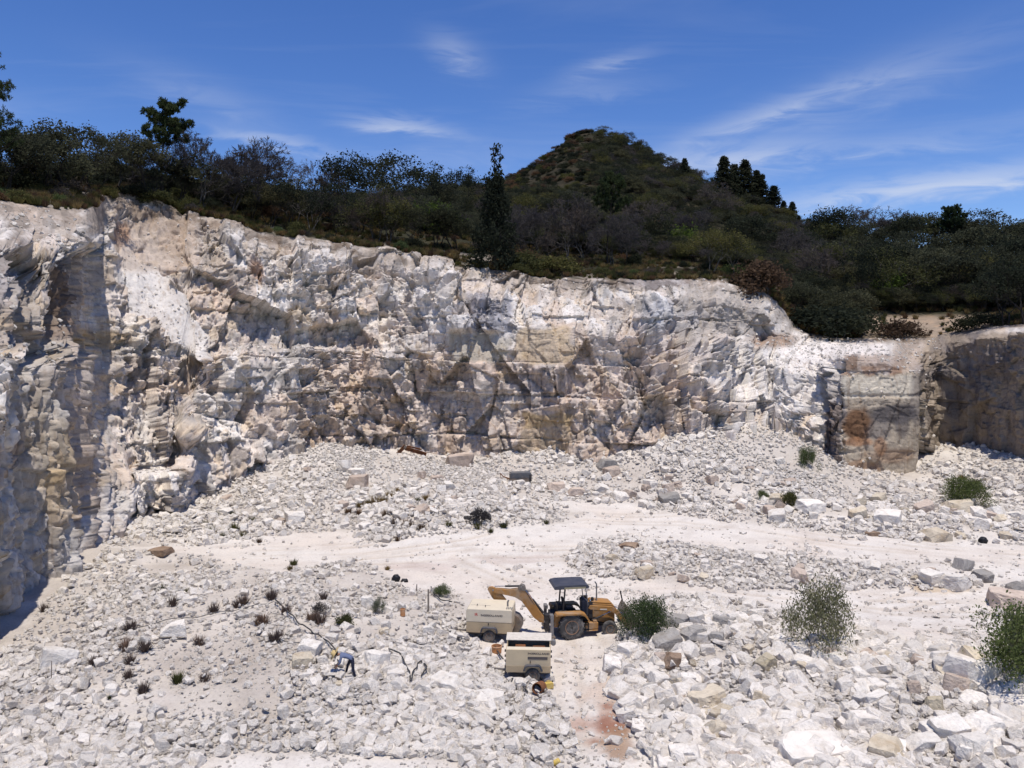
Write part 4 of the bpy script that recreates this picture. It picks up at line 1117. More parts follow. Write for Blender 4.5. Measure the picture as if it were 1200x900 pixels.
_T = {'w': 'white', 'c': 'cream', 'p': 'pinkish', 'g': 'grey'}
for poly, num, (w0, w1), tones in FILL:
    xs = [p_[0] for p_ in poly]; ys = [p_[1] for p_ in poly]; got = 0; tries = 0
    while got < num and tries < 4000:
        tries += 1; px = br_.uniform(min(xs), max(xs)); py = br_.uniform(min(ys), max(ys))
        if not inpoly(np.array([px]), np.array([py]), poly)[0] or zone_of(np.array([px]), np.array([py]))[0] == 0: continue
        if n_boulder >= 298: break
        tone = _T[br_.choice(tones)]; shp = br_.choice(['block', 'block', 'wedge', 'slab', 'chunk']); w = w0 + (w1 - w0) * br_.random() ** 1.6
        o = boulder(px, py, w, tone, shp); got += 1
        note(o, f'{sizename(w)} {tone} {shp}', place_name(px, py), 'boulder', 'quarry boulders', px)

# ================================================================== PLANTS
def seg_mesh(name, segs, mat, sides=5, rmin=.0025):
    V = []; Fq = []
    for (p, q, r0, r1) in segs:
        r0 = max(r0, rmin); r1 = max(r1, rmin * .7); n = sides if r0 > 2.2 * rmin + 1e-6 else 3
        d = (q - p)
        if d.length < 1e-5: continue
        d = d.normalized(); a = d.cross(Vector((.31, .17, 1)));
        if a.length < 1e-3: a = d.cross(Vector((1, 0, 0)))
        a.normalize(); b = d.cross(a); base = len(V)
        for (c, r) in ((p, r0), (q, r1)):
            for i in range(n):
                w = 2 * math.pi * i / n; V.append(c + (a * math.cos(w) + b * math.sin(w)) * r)
        for i in range(n): Fq.append((base + i, base + (i + 1) % n, base + n + (i + 1) % n, base + n + i))
    me = raw_mesh(name, np.array([tuple(v) for v in V]), np.array(Fq), [MATS[mat]]); set_smooth(me)
    return me


def leaf_mesh(name, centres, size, mat, nr_, aspect=.55, dirs=None, flat=0.0):
    c = np.asarray(centres, float); n = len(c)
    a = nr_.normal(size=(n, 3)) if dirs is None else np.asarray(dirs, float) + .35 * nr_.normal(size=(n, 3))
    a /= np.linalg.norm(a, axis=1, keepdims=True); b = nr_.normal(size=(n, 3)); b[:, 2] *= (1 - flat)
    b -= a * (a * b).sum(1, keepdims=True); b /= np.linalg.norm(b, axis=1, keepdims=True) + 1e-9
    s = (np.asarray(size) * nr_.uniform(.6, 1.35, n))[:, None] * .5
    V = np.stack([c - a * s, c + b * s * aspect, c + a * s, c - b * s * aspect], 1).reshape(-1, 3)
    return raw_mesh(name, V, np.arange(4 * n).reshape(n, 4), [MATS[mat]])


def unit(v): return v.normalized() if v.length > 1e-6 else Vector((0, 0, 1))


def grow(rng, stems, first, levels, kids, spread, ratio, wander, pull, rad, lean=.3, taper=.8, sidetips=False):
    segs = []; tips = []

    def go(p, d, L, r, lv):
        ns = 3 if lv < 2 else 2
        for k in range(ns):
            d = unit(d + Vector((rng.gauss(0, 1), rng.gauss(0, 1), rng.gauss(0, .7))) * wander + Vector((0, 0, pull)))
            q = p + d * (L / ns); r2 = r * (taper if lv else .9); segs.append((p, q, r, r2)); p = q; r = r2
            if sidetips and lv >= levels - 1: tips.append((p, d))
        if lv >= levels: tips.append((p, d)); return
        n = kids if rng.random() < .7 else kids - 1
        az0 = rng.uniform(0, 6.28)
        for k in range(max(n, 1)):
            a = az0 + 6.283 * k / max(n, 1) + rng.uniform(-.5, .5); e = spread * rng.uniform(.6, 1.25)
            s1 = unit(d.cross(Vector((.2, .9, .31)))); s2 = d.cross(s1)
            go(p, unit(d * math.cos(e) + (s1 * math.cos(a) + s2 * math.sin(a)) * math.sin(e)), L * ratio * rng.uniform(.8, 1.2), r * .72, lv + 1)
    for k in range(stems):
        a = rng.uniform(0, 6.28); l = lean * rng.uniform(.3, 1.1) if stems > 1 else lean * .3
        go(Vector((.15 * math.cos(a), .15 * math.sin(a), -.3)), unit(Vector((l * math.cos(a), l * math.sin(a), 1))), first * rng.uniform(.85, 1.15), rad * (1 if stems == 1 else .72), 0)
    return segs, tips


def finish(name, segs, C, size, leafmat, bark, nr_, aspect=.55, dirs=None, flat=0.):
    C = np.asarray(C); zmax = max(C[:, 2].max(), max(s_[1].z for s_ in segs)); k = 1.0 / zmax
    segs = [(p * k, q * k, r0 * k, r1 * k) for p, q, r0, r1 in segs]
    return seg_mesh('trunk', segs, bark), leaf_mesh('crown', C * k, size * k, leafmat, nr_, aspect, dirs, flat)


def clump(tips, n, rad, nr_, flatz=.7):
    T = np.array([tuple(t[0]) for t in tips]); C = np.repeat(T, n, 0)
    return C + nr_.normal(size=C.shape) * rad * np.array([1, 1, flatz])


PROTO = {}


def add_proto(kind, pair): PROTO.setdefault(kind, []).append(pair)


for v in range(4):
    nv = np.random.default_rng(20 + v); rg = random.Random(20 + v)
    segs, tips = grow(rg, 4, 2.3, 4, 3, .62, .70, .14, .05, .13, .5); add_proto('oak', finish('oak', segs, clump(tips, 27, .30, nv), .25, 'leaf_oak', 'bark_dark', nv))
    rg = random.Random(60 + v); segs, tips = grow(rg, 2, 2.0, 4, 3, .60, .74, .16, .07, .16, .45); add_proto('dark_oak', finish('oak', segs, clump(tips, 24, .36, nv), .26, 'leaf_dark', 'bark_dark', nv))
    rg = random.Random(90 + v); segs, tips = grow(rg, 2, 1.9, 5, 3, .56, .76, .20, .05, .12, .45, sidetips=True); T_ = np.array([tuple(t_[0]) for t_ in tips]); D_ = np.array([tuple(t_[1]) for t_ in tips]); D3 = np.repeat(D_, 4, 0) + .55 * nv.normal(size=(4 * len(D_), 3)); D3 /= np.linalg.norm(D3, axis=1, keepdims=True); add_proto('bare', finish('bare', segs, np.repeat(T_, 4, 0) + D3 * .20, .46, 'leaf_twig', 'bark_grey', nv, .09, D3))
    rg = random.Random(120 + v); segs, tips = grow(rg, 2, 1.9, 4, 3, .66, .76, .2, .04, .12, .5, sidetips=True); add_proto('olive', finish('olive', segs, clump(tips, 8, .30, nv), .20, 'leaf_olive', 'bark_grey', nv))
    rg = random.Random(150 + v); segs, tips = grow(rg, 4, .6, 3, 3, .7, .8, .2, .03, .05, .8, sidetips=True); C = clump(tips, 9, .22, nv)
    for kind, lm in (('shrub_olive', 'leaf_olive'), ('shrub_dark', 'leaf_dark'), ('shrub_rust', 'leaf_rust'), ('shrub_green', 'leaf_bush'), ('shrub_bright', 'leaf_bright'), ('shrub_twig', 'leaf_twig'), ('shrub_grey', 'leaf_grey')):
        add_proto(kind, finish(kind, segs, C if kind not in ('shrub_twig',) else C[::3], .17, lm, 'bark_grey', nv))
    rg = random.Random(170 + v); segs, tips = grow(rg, 6, .55, 4, 3, .6, .78, .2, .06, .035, .75, sidetips=True)
    for kind, lm, nn in (('pit_green', 'leaf_bush', 6), ('pit_grey', 'leaf_grey', 4)): add_proto(kind, finish(kind, segs, clump(tips, nn, .17, nv, .8), .085, lm, 'bark_grey', nv))
    # pine: bare bole, flat foliage plates of needles on upturned branches
    rg = random.Random(200 + v); segs = []; C = []; D = []
    p = Vector((0, 0, -.3)); d = Vector((0, 0, 1)); hts = []
    for k in range(9):
        d = unit(d + Vector((rg.gauss(0, .06), rg.gauss(0, .06), .15))); q = p + d * 1.15; segs.append((p, q, .2 * (1 - k / 10.), .2 * (1 - (k + 1) / 10.))); p = q; hts.append(q)
    for k in range(5, 9):
        for b in range(6):
            a = rg.uniform(0, 6.28); L = (3.3 - .45 * (k - 5) ** 1.25) * rg.uniform(.6, 1.05); s0 = hts[k] + Vector((0, 0, rg.uniform(-.6, .1))); dd = unit(Vector((math.cos(a), math.sin(a), .25)))
            pp = s0
            for j in range(4):
                dd = unit(dd + Vector((rg.gauss(0, .12), rg.gauss(0, .12), .12))); qq = pp + dd * L / 4; segs.append((pp, qq, .06 * (1 - j / 5), .06 * (1 - (j + 1) / 5))); pp = qq
                if j >= 1:
                    for h_ in range(2 + j):
                        tip = pp + Vector((rg.gauss(0, .32), rg.gauss(0, .32), rg.gauss(.12, .14)))
                        segs.append((pp, tip, .02, .012)); n_l = 44; w = nv.normal(size=(n_l, 3)); w /= np.linalg.norm(w, axis=1, keepdims=True)
                        C.append(np.array(tip) + w * .2); D.append(w)
    add_proto('pine', finish('pine', segs, np.concatenate(C),   .42, 'leaf_pine', 'bark_dark', nv, .22, np.concatenate(D)))
    # fir: cone of drooping boughs
    rg = random.Random(300 + v); segs = [(Vector((0, 0, -.3)), Vector((0, 0, 10)), .18, .02)]; C = []
    for k in range(34):
        z = .7 + 9.1 * (k / 33.) ** .95; L = (2.7 * (1 - z / 10.2) + .2) * rg.uniform(.75, 1.15)
        for b in range(7):
            a = rg.uniform(0, 6.28); e = Vector((math.cos(a), math.sin(a), -.22)) * L; q = Vector((0, 0, z)) + e; segs.append((Vector((0, 0, z)), q, .03, .01))
            t_ = nv.uniform(.15, 1.05, 20)[:, None]; C.append(np.array([0, 0, z]) + np.array(e) * t_ + nv.normal(size=(20, 3)) * .16)
    add_proto('fir', finish('fir', segs, np.concatenate(C), .42, 'leaf_dark', 'bark_dark', nv, .5))
# the tall dark cypress with two thin feathery tops
nv = np.random.default_rng(400); rg = random.Random(400); segs = [(Vector((0, 0, -.3)), Vector((.1, 0, 7)), .24, .1), (Vector((.1, 0, 7)), Vector((-.12, 0, 11.6)), .10, .02), (Vector((.1, 0, 7)), Vector((.62, .1, 11.2)), .08, .02)]; C = []
for k in range(420):
    z = rg.uniform(.3, 8.6); rr = 2.5 * (1 - max(0, z - 1.2) / 9.2) ** .8 * (.55 + .45 * rg.random()) * (1 + .25 * math.sin(z * 2.3)); a = rg.uniform(0, 6.28)
    q = Vector((rr * math.cos(a), rr * math.sin(a), z)); C.append(np.array(q) + nv.normal(size=(15, 3)) * np.array([.24, .24, .34]))
    if k % 4 == 0: segs.append((Vector((.05, 0, z - .5)), q, .025, .01))
for (tx, ty, x1) in ((.1, 0, -.12), (.1, 0, .62)):
    for k in range(26):
        z = 7.6 + 3.9 * k / 25.; f = (z - 7) / 4.6; c0 = np.array([tx + (x1 - tx) * f, 0, z]); a = rg.uniform(0, 6.28); L = .42 * rg.random() + .05
        q = c0 + np.array([math.cos(a) * L, math.sin(a) * L, .1]); segs.append((Vector(c0), Vector(q), .02, .008)); C.append(q + nv.normal(size=(7, 3)) * .12)
for k in range(6):
    q = np.array([-.55 - .12 * k, .1, 8.3 + .1 * rg.random()]); C.append(q + nv.normal(size=(14, 3)) * .2)
segs.append((Vector((.05, 0, 7.6)), Vector((-1.1, .1, 8.4)), .04, .015))
add_proto('cypress', finish('cypress', segs, np.concatenate(C), .34, 'leaf_dark', 'bark_dark', nv, .5))
nv = np.random.default_rng(410); rg = random.Random(410); segs = [(Vector((0, 0, -.3)), Vector((.1, 0, 6)), .22, .13), (Vector((.1, 0, 6)), Vector((0, 0, 10)), .13, .03)]; C = []; D = []
for (z, L, nb) in ((9.7, .9, 7), (8.9, 1.2, 7), (7.7, 2.1, 8), (7.1, 2.3, 8), (5.3, 2.7, 9), (4.5, 3.0, 9), (3.6, 2.6, 7)):
    for b in range(nb):
        a = 6.283 * b / nb + rg.uniform(-.3, .3); l_ = L * rg.uniform(.75, 1.05); q0 = Vector((.05, 0, z)); dd = Vector((math.cos(a), math.sin(a), .12)); pp = q0
        for j in range(5):
            qq = q0 + dd * l_ * (j + 1) / 5 + Vector((0, 0, .05 * j * j / 4)); segs.append((pp, qq, .05 * (1 - j / 6), .05 * (1 - (j + 1) / 6))); pp = qq
            if j >= 2:
                for h_ in range(3):
                    tip = pp + Vector((rg.gauss(0, .24), rg.gauss(0, .24), rg.gauss(.1, .12))); segs.append((pp, tip, .02, .012)); w = nv.normal(size=(24, 3)); w /= np.linalg.norm(w, axis=1, keepdims=True); C.append(np.array(tip) + w * .15); D.append(w)
add_proto('edge_pine', finish('pine', segs, np.concatenate(C), .30, 'leaf_pine', 'bark_dark', nv, .16, np.concatenate(D)))
# tuft: grass blades
for v in range(3):
    nv = np.random.default_rng(500 + v); n = 130; a = nv.uniform(0, 6.283, n); l = nv.uniform(.1, .55, n); w = np.stack([np.cos(a) * l, np.sin(a) * l, nv.uniform(.55, 1, n)], -1); w /= np.linalg.norm(w, axis=1, keepdims=True)
    hgt = nv.uniform(.45, 1.0, n)[:, None]; base = np.stack([np.cos(a), np.sin(a), 0 * a], -1) * nv.uniform(0, .28, n)[:, None]; tip = base + w * hgt; side = np.cross(w, [0, 0, 1.]); side /= np.linalg.norm(side, axis=1, keepdims=True) + 1e-9; side *= .035
    V = np.stack([base - side, base + side, tip], 1).reshape(-1, 3)
    for kind, lm in (('tuft_dry', 'leaf_dry'), ('tuft_olive', 'leaf_olive'), ('tuft_purple', 'leaf_purple'), ('tuft_rust', 'leaf_rust')):
        PROTO.setdefault(kind, []).append(raw_mesh('blades', V, np.arange(3 * n).reshape(n, 3), [MATS[lm]]))

vr = random.Random(4242)


def plant(name, kind, p, h, wide=1.0, var=None, rz=None):
    """Empty at the foot that parents trunk and crown; height h metres"""
    i = vr.randrange(len(PROTO[kind])) if var is None else var % len(PROTO[kind]); tr, cr = PROTO[kind][i]
    e = empty(name, p, vr.uniform(0, 6.28) if rz is None else rz); e.scale = (h * wide, h * wide, h)
    obj('trunk' if 'tree' in name or 'oak' in name or 'pine' in name or 'fir' in name or 'cypress' in name or 'sapling' in name else 'stems', tr, e)
    obj('crown' if 'tree' in name or 'oak' in name or 'pine' in name or 'fir' in name or 'cypress' in name or 'sapling' in name else 'foliage', cr, e)
    return e


# ---- trees one can name: name, kind, column, foot row, top row, width factor, label
TREES = [
    ('pine_tree', 'edge_pine', -14, 232, 92, .78, 'tall pine at the left edge with separate needle plates against the sky'),
    ('oak_tree', 'oak', 8, 228, 160, 1.15, 'dense evergreen oak partly hidden at the left edge'),
    ('oak_tree', 'oak', 45, 226, 152, 1.2, 'broad evergreen oak with many thin stems near the left edge'),
    ('oak_tree', 'oak', 80, 224, 158, 1.15, 'rounded evergreen oak sloping down toward the rocky knoll'),
    ('oak_tree', 'oak', 108, 224, 182, 1.2, 'low evergreen oak beside the pale rocky knoll'),
    ('bare_tree', 'bare', 136, 222, 166, .8, 'thin bare sapling tree between oak group and lone round pine'),
    ('pine_tree', 'pine', 192, 236, 130, 1.0, 'lone pine with round crown rising above the rim oaks'),
    ('oak_tree', 'oak', 176, 238, 172, 1.25, 'spreading oak in front of the lone round-crowned pine'),
    ('oak_tree', 'oak', 208, 240, 186, 1.1, 'small dark oak at the right foot of the lone pine'),
    ('bare_tree', 'bare', 232, 246, 164, .95, 'bare grey tree immediately right of the lone pine'),
    ('bare_tree', 'bare', 273, 250, 166, 1.1, 'twiggy bare tree with wide crown above the brown ledge'),
    ('bare_tree', 'bare', 316, 254, 178, 1.1, 'bare tree with leaning trunk and sky showing beneath'),
    ('olive_tree', 'olive', 346, 262, 200, 1.1, 'brownish bushy tree below the bare leaning tree'),
    ('bare_tree', 'bare', 366, 262, 192, .9, 'slim bare tree beside a gap of blue sky'),
    ('dark_tree', 'dark_oak', 400, 268, 184, .75, 'narrow dark tree with branching trunk right of the sky gap'),
    ('oak_tree', 'dark_oak', 432, 262, 188, 1.1, 'dark oak behind the thin-stemmed rim trees'),
    ('oak_tree', 'dark_oak', 466, 262, 184, 1.1, 'darkest broad oak on the skyline left of the cypress'),
    ('oak_tree', 'dark_oak', 496, 262, 196, 1.0, 'dark rounded oak on the skyline sloping to the right'),
    ('oak_tree', 'oak', 518, 262, 212, 1.0, 'low oak on the skyline before the upright dark tree'),
    ('dark_tree', 'dark_oak', 543, 256, 198, .7, 'upright dark tree on the skyline left of the cypress'),
    ('olive_tree', 'olive', 440, 283, 218, .9, 'thin-stemmed grey tree at the rim, left of its pair'),
    ('olive_tree', 'olive', 457, 286, 228, .85, 'thin-stemmed grey tree leaning at the very rim'),
    ('bright_shrub', 'shrub_bright', 499, 272, 232, 1.0, 'yellow-green bush lit in front of the dark oaks'),
    ('cypress_tree', 'cypress', 580, 318, 176, .88, 'tall dark cypress with two thin feathery tops at the rim'),
    ('bare_tree', 'bare', 612, 296, 244, 1.0, 'bare tree just right of the dark cypress'),
    ('bare_tree', 'bare', 634, 298, 240, 1.0, 'bare fork-trunked tree above the olive bushes'),
    ('bare_tree', 'bare', 664, 306, 228, 1.0, 'tall bare grey tree with dark foot near mid rim'),
    ('bare_tree', 'bare', 686, 306, 232, .9, 'bare grey tree close behind the mid rim group'),
    ('pine_tree', 'pine', 712, 310, 206, .7, 'slim green-topped pine with long thin bole on the slope'),
    ('bare_tree', 'bare', 720, 312, 252, .9, 'low bare tree at the foot of the slim pine'),
    ('bare_tree', 'bare', 736, 312, 262, .9, 'small leaning bare tree right of the slim pine'),
    ('dark_tree', 'dark_oak', 766, 296, 244, 1.0, 'very dark round tree standing out on the slope'),
    ('bright_shrub', 'shrub_bright', 802, 296, 264, 1.0, 'light green bush right of the very dark round tree'),
    ('olive_tree', 'olive', 832, 322, 268, 1.0, 'small olive tree on the rim over the grey rock nose'),
    ('olive_tree', 'olive', 862, 326, 276, 1.0, 'forked olive tree above the right end of the rock nose'),
    ('rust_shrub', 'shrub_rust', 898, 345, 305, 1.2, 'reddish leafless bush at the tip of the rock nose'),
    ('umbrella_tree', 'bare', 1004, 300, 248, 1.5, 'wide flat-topped tree on the right skyline, left of its twin'),
    ('umbrella_tree', 'bare', 1046, 302, 250, 1.6, 'wide flat-topped tree on the right skyline, right of its twin'),
    ('pine_tree', 'pine', 1119, 312, 250, .85, 'round-headed pine on the right skyline'),
    ('oak_tree', 'oak', 1144, 312, 262, 1.2, 'dark oak on the skyline beside the round-headed pine'),
    ('oak_tree', 'oak', 1184, 312, 268, 1.0, 'oak on the skyline at the right edge'),
    ('bright_tree', 'shrub_bright', 1040, 358, 322, .8, 'bright green small tree above the earth bank'),
    ('dark_tree', 'dark_oak', 1006, 366, 300, .7, 'dark upright tree at the left end of the earth bank'),
    ('dark_tree', 'dark_oak', 1178, 392, 330, 1.0, 'dark oak hanging over the shadowed recess wall'),
    ('dark_tree', 'dark_oak', 1205, 390, 320, 1.0, 'dark oak at the right edge over the shadowed wall'),
]
for (nm, kind, px, pb, pt, wd, lab) in TREES:
    p = hill_row(px, pb); h = (pb - pt) * px_size(p) * 1.02
    tag(plant(nm, kind, p - Vector((0, 0, .15)), h, wd, rz=0.0 if kind == 'cypress' else None), lab, 'tree' if 'tree' in nm else 'bush', 'trees above the quarry rim')
for k, (px, pb, pt) in enumerate([(848, 240, 192), (860, 242, 200), (873, 244, 197), (886, 246, 207), (893, 248, 212), (906, 252, 222), (918, 254, 234), (928, 256, 232), (936, 258, 244), (947, 260, 246), (962, 264, 252), (803, 216, 190)]):
    c = int((px + 260) / 2.0); kk = int(np.argmin(np.where((tt > 1.5) & (tt < 3.2), np.abs(Hc_py[c] - pb), 9e9))); p = Vector(HVt[c, kk]); h = (pb - pt) * px_size(p) * 1.15
    nm_ = ['tallest black fir at the left of the skyline fir row', 'second fir from left in the skyline row', 'third fir from left in the skyline row', 'fourth fir from left in the skyline row', 'slim fir leaning on the fourth of the skyline row', 'broad fir in the middle of the skyline row', 'short fir right of the broad skyline fir', 'thin pointed fir in the right half of the row', 'small fir close right of the thin pointed fir', 'lone small fir on the descending skyline', 'last tiny fir of the skyline row', 'single tiny fir on the upper hill edge'][k]
    tag(plant('fir_tree', 'fir', p - Vector((0, 0, .4)), h, 1.5 if k not in (5, ) else 1.9), nm_, 'tree', 'firs on the hill skyline')


def where_on_rim(px):
    for lim, nm in [(130, 'above the left wall'), (250, 'on the rim near the round pine'), (410, 'on the rim before the sky gap'), (560, 'on the rim left of the cypress'), (700, 'on the slope right of the cypress'), (830, 'on the slope below the hill'), (935, 'above the grey rock nose'), (1010, 'in the hollow behind the rock nose'), (1110, 'behind the earth bank')]:
        if px < lim: return nm
    return 'above the shadowed recess wall'


KDESC = {'oak': 'evergreen oak', 'dark_oak': 'dark oak', 'bare': 'bare grey tree', 'olive': 'olive-brown tree', 'pine': 'thin pine'}
NAME = {'oak': 'oak_tree', 'dark_oak': 'dark_oak_tree', 'bare': 'bare_tree', 'olive': 'olive_tree', 'pine': 'pine_tree'}
# rows of woodland on the right-hand slope and the middle slope
for (x0, x1, pb, dn, hp, kinds) in [(830, 1230, 308, 19, 46, ['oak', 'olive', 'bare', 'dark_oak']), (935, 1230, 336, 21, 54, ['oak', 'olive', 'bare', 'dark_oak', 'olive']), (940, 1230, 352, 25, 54, ['oak', 'dark_oak', 'bare', 'olive']),
                                    (600, 830, 282, 34, 40, ['bare', 'olive', 'bare', 'oak']), (600, 830, 258, 26, 32, ['olive', 'oak', 'dark_oak', 'bare']), (230, 560, 252, 44, 30, ['dark_oak', 'bare']), (925, 1010, 384, 24, 44, ['dark_oak', 'oak'])]:
    px = x0 + vr.uniform(0, dn)
    while px < x1:
        b = pb + vr.uniform(-7, 7); k = vr.choice(kinds)
        p = hill_row(px, b); h = hp * vr.uniform(.75, 1.2) * px_size(p)
        row = 'front' if pb > 350 else ('middle-row' if pb > 300 else 'upper')
        note(plant(NAME[k], k, p - Vector((0, 0, .2)), h, vr.uniform(.9, 1.3)), f'{row} {KDESC[k]}', where_on_rim(px), 'tree', 'woodland trees on the slope', px)
        px += dn * vr.uniform(.65, 1.35)
# trees standing right at the rim, left of the cypress
px = 150.0
while px < 556:
    k = vr.choice(['dark_oak', 'bare', 'oak', 'bare', 'dark_oak']); b = float(np.interp(px, hcols, rim_py)) - vr.uniform(5, 14); p = hill_row(px, b)
    note(plant(NAME[k], k, p - Vector((0, 0, .2)), vr.uniform(44, 66) * px_size(p), vr.uniform(.8, 1.1)), f'rim-edge {KDESC[k]}', where_on_rim(px), 'tree', 'trees above the quarry rim', px)
    px += vr.uniform(17, 34)
# shrubs along the rim
SDESC = {'shrub_olive': 'olive-green bush', 'shrub_dark': 'dark bush', 'shrub_rust': 'reddish dry bush', 'shrub_twig': 'leafless grey bush', 'shrub_green': 'green bush'}
px = -20.0
while px < 1215:
    c = int((px + 260) / 2.0)
    for rep in range(2):
        t_ = vr.uniform(.06, .9) if rep else vr.uniform(.02, .25)
        if 1005 < px < 1165: continue
        kk = int(np.argmin(np.abs(tt - t_))); p = Vector(HVt[c, kk]); k = vr.choice(['shrub_olive', 'shrub_olive', 'shrub_dark', 'shrub_rust', 'shrub_twig', 'shrub_green', 'shrub_dark'])
        h = vr.uniform(.7, 1.9) * (1.15 if rep else .75)
        note(plant('shrub', k, p - Vector((0, 0, .15)), h, vr.uniform(.8, 1.2)), f'{"big" if h > 1.4 else "low"} {SDESC[k]}', where_on_rim(px), 'bush', 'bushes along the quarry rim', px)
    px += vr.uniform(15, 30)
for (px, pb, kind, hpx, wd, lab) in [(14, 226, 'shrub_dark', 26, 1.4, 'dark bush on the bank at the left edge'), (78, 226, 'shrub_twig', 14, 1.8, 'low grey bush on the left knoll'), (158, 234, 'shrub_dark', 16, 1.4, 'small dark bush right of the pale knoll'), (188, 244, 'shrub_olive', 16, 1.4, 'olive bush under the lone pine'),
                                     (1062, 396, 'shrub_rust', 22, 1.5, 'brown bush on the bare earth bank'), (620, 318, 'shrub_olive', 26, 1.3, 'rounded olive bush near the cypress foot'), (648, 322, 'shrub_olive', 24, 1.3, 'rounded olive bush second from the cypress'), (604, 322, 'shrub_olive', 14, 1.4, 'small pale bush at the cypress foot on the rim'), (985, 396, 'shrub_dark', 40, 1.3, 'large dark bush mass beside the earth bank'), (955, 392, 'shrub_dark', 34, 1.4, 'dark bush in the hollow under the trees'), (1150, 402, 'shrub_dark', 20, 1.4, 'dark bush at the lip of the recess wall')]:
    p = hill_row(px, pb); tag(plant('shrub', kind, p - Vector((0, 0, .1)), hpx * px_size(p), wd), lab, 'bush', 'bushes along the quarry rim')

# ---- the far wood and scrub on the hill reads as one mass
FAR_COL = bpy.data.collections.new('far_tree_kinds')
_k = 0
for kind, lm in (('oak', None), ('oak', None), ('dark_oak', None), ('olive', None), ('olive', None), ('bare', None), ('shrub_rust', None), ('shrub_olive', None), ('shrub_green', None), ('shrub_dark', None)):
    tr, cr = PROTO[kind][_k % 4]
    bm = bmesh.new(); bm.from_mesh(cr); n0 = len(bm.faces); bm.from_mesh(tr)
    bm.faces.ensure_lookup_table()
    for f in bm.faces[n0:]: f.material_index = 1
    me = bpy.data.meshes.new('far_tree'); bm.to_mesh(me); bm.free(); me.materials.append(cr.materials[0]); me.materials.append(tr.materials[0])
    FAR_COL.objects.link(bpy.data.objects.new('far_%02d' % _k, me)); _k += 1
nr = np.random.default_rng(31)
NF = 18000
ci_ = nr.uniform(20, len(hcols) - 21, NF); tj = nr.uniform(1.15, 3.12, NF)
a_ = ci_.astype(int); b_ = np.clip(np.searchsorted(tt, tj), 0, NHV - 1)
fp = HVt[a_, b_] + np.stack([nr.normal(0, .6, NF), nr.normal(0, .6, NF), np.zeros(NF)], -1); fpx, fpy = Hc_px[a_, b_], Hc_py[a_, b_]
# more woodland on the right flank; the left flank is low scrub
wood = smooth((fpx - 690 + .35 * (fpy - 150)) / 50.); wood = np.maximum(wood * .9, .75 * smooth((fpy - 228) / 14.) * (fpx > 560)); wood = np.where(fpx < 560, .45, wood); area = (fp[:, 1] / 330.) ** 2 + .12
kp_ = nr.random(NF) < np.clip(area * (1.25 - .45 * wood), 0, 1); fp = fp[kp_]; wood = wood[kp_]; nf = len(fp)
isw = nr.random(nf) < wood
fs = np.where(isw, np.where(fp[:, 1] < 210, nr.uniform(2.2, 4.2, nf), nr.uniform(2.8, 5.4, nf)), nr.uniform(.8, 2.2, nf)); fi = np.where(isw, nr.choice([0, 1, 2, 2, 3, 5], nf), nr.choice([6, 7, 9, 9, 9], nf))
forest = scatter('forest', fp - np.array([0, 0, .3]), fs[:, None] * np.stack([nr.uniform(1.0, 1.5, nf)] * 2 + [np.ones(nf)], -1), np.stack([np.zeros(nf), np.zeros(nf), nr.random(nf) * 6.28], -1), fi, FAR_COL)
# dry grass and low scrub between the trees near the rim
GR_COL = bpy.data.collections.new('grass_kinds')
for _k, kind in enumerate(('tuft_dry', 'tuft_olive', 'tuft_rust', 'tuft_dry')): GR_COL.objects.link(bpy.data.objects.new('grass_%02d' % _k, PROTO[kind][_k % 3]))
NG = 15000
ci_ = nr.uniform(40, len(hcols) - 41, NG); tj = nr.random(NG) ** 1.3 * 1.7; a_ = ci_.astype(int); b_ = np.clip(np.searchsorted(tt, tj), 1, NHV - 1)
fp = HVt[a_, b_] + np.stack([nr.normal(0, .3, NG), nr.normal(0, .3, NG), np.zeros(NG)], -1); pt_ = fbm(fp[:, 0] / 4, fp[:, 1] / 4, 505, 3); ep = (Hc_px[a_, b_] > 1000) & (Hc_px[a_, b_] < 1170) & (Hc_py[a_, b_] > 366)
kp_ = (nr.random(NG) < np.clip(.5 + 2 * pt_, 0, 1)) & (~ep | (nr.random(NG) < .1)); fp = fp[kp_]; n_ = len(fp)
dry_grass = scatter('dry_grass', fp, nr.uniform(.35, 1.0, n_)[:, None] * np.array([1.2, 1.2, 1.0]), np.stack([nr.normal(0, .12, n_), nr.normal(0, .12, n_), nr.random(n_) * 6.28], -1), nr.choice([0, 1, 1, 2, 3], n_), GR_COL)

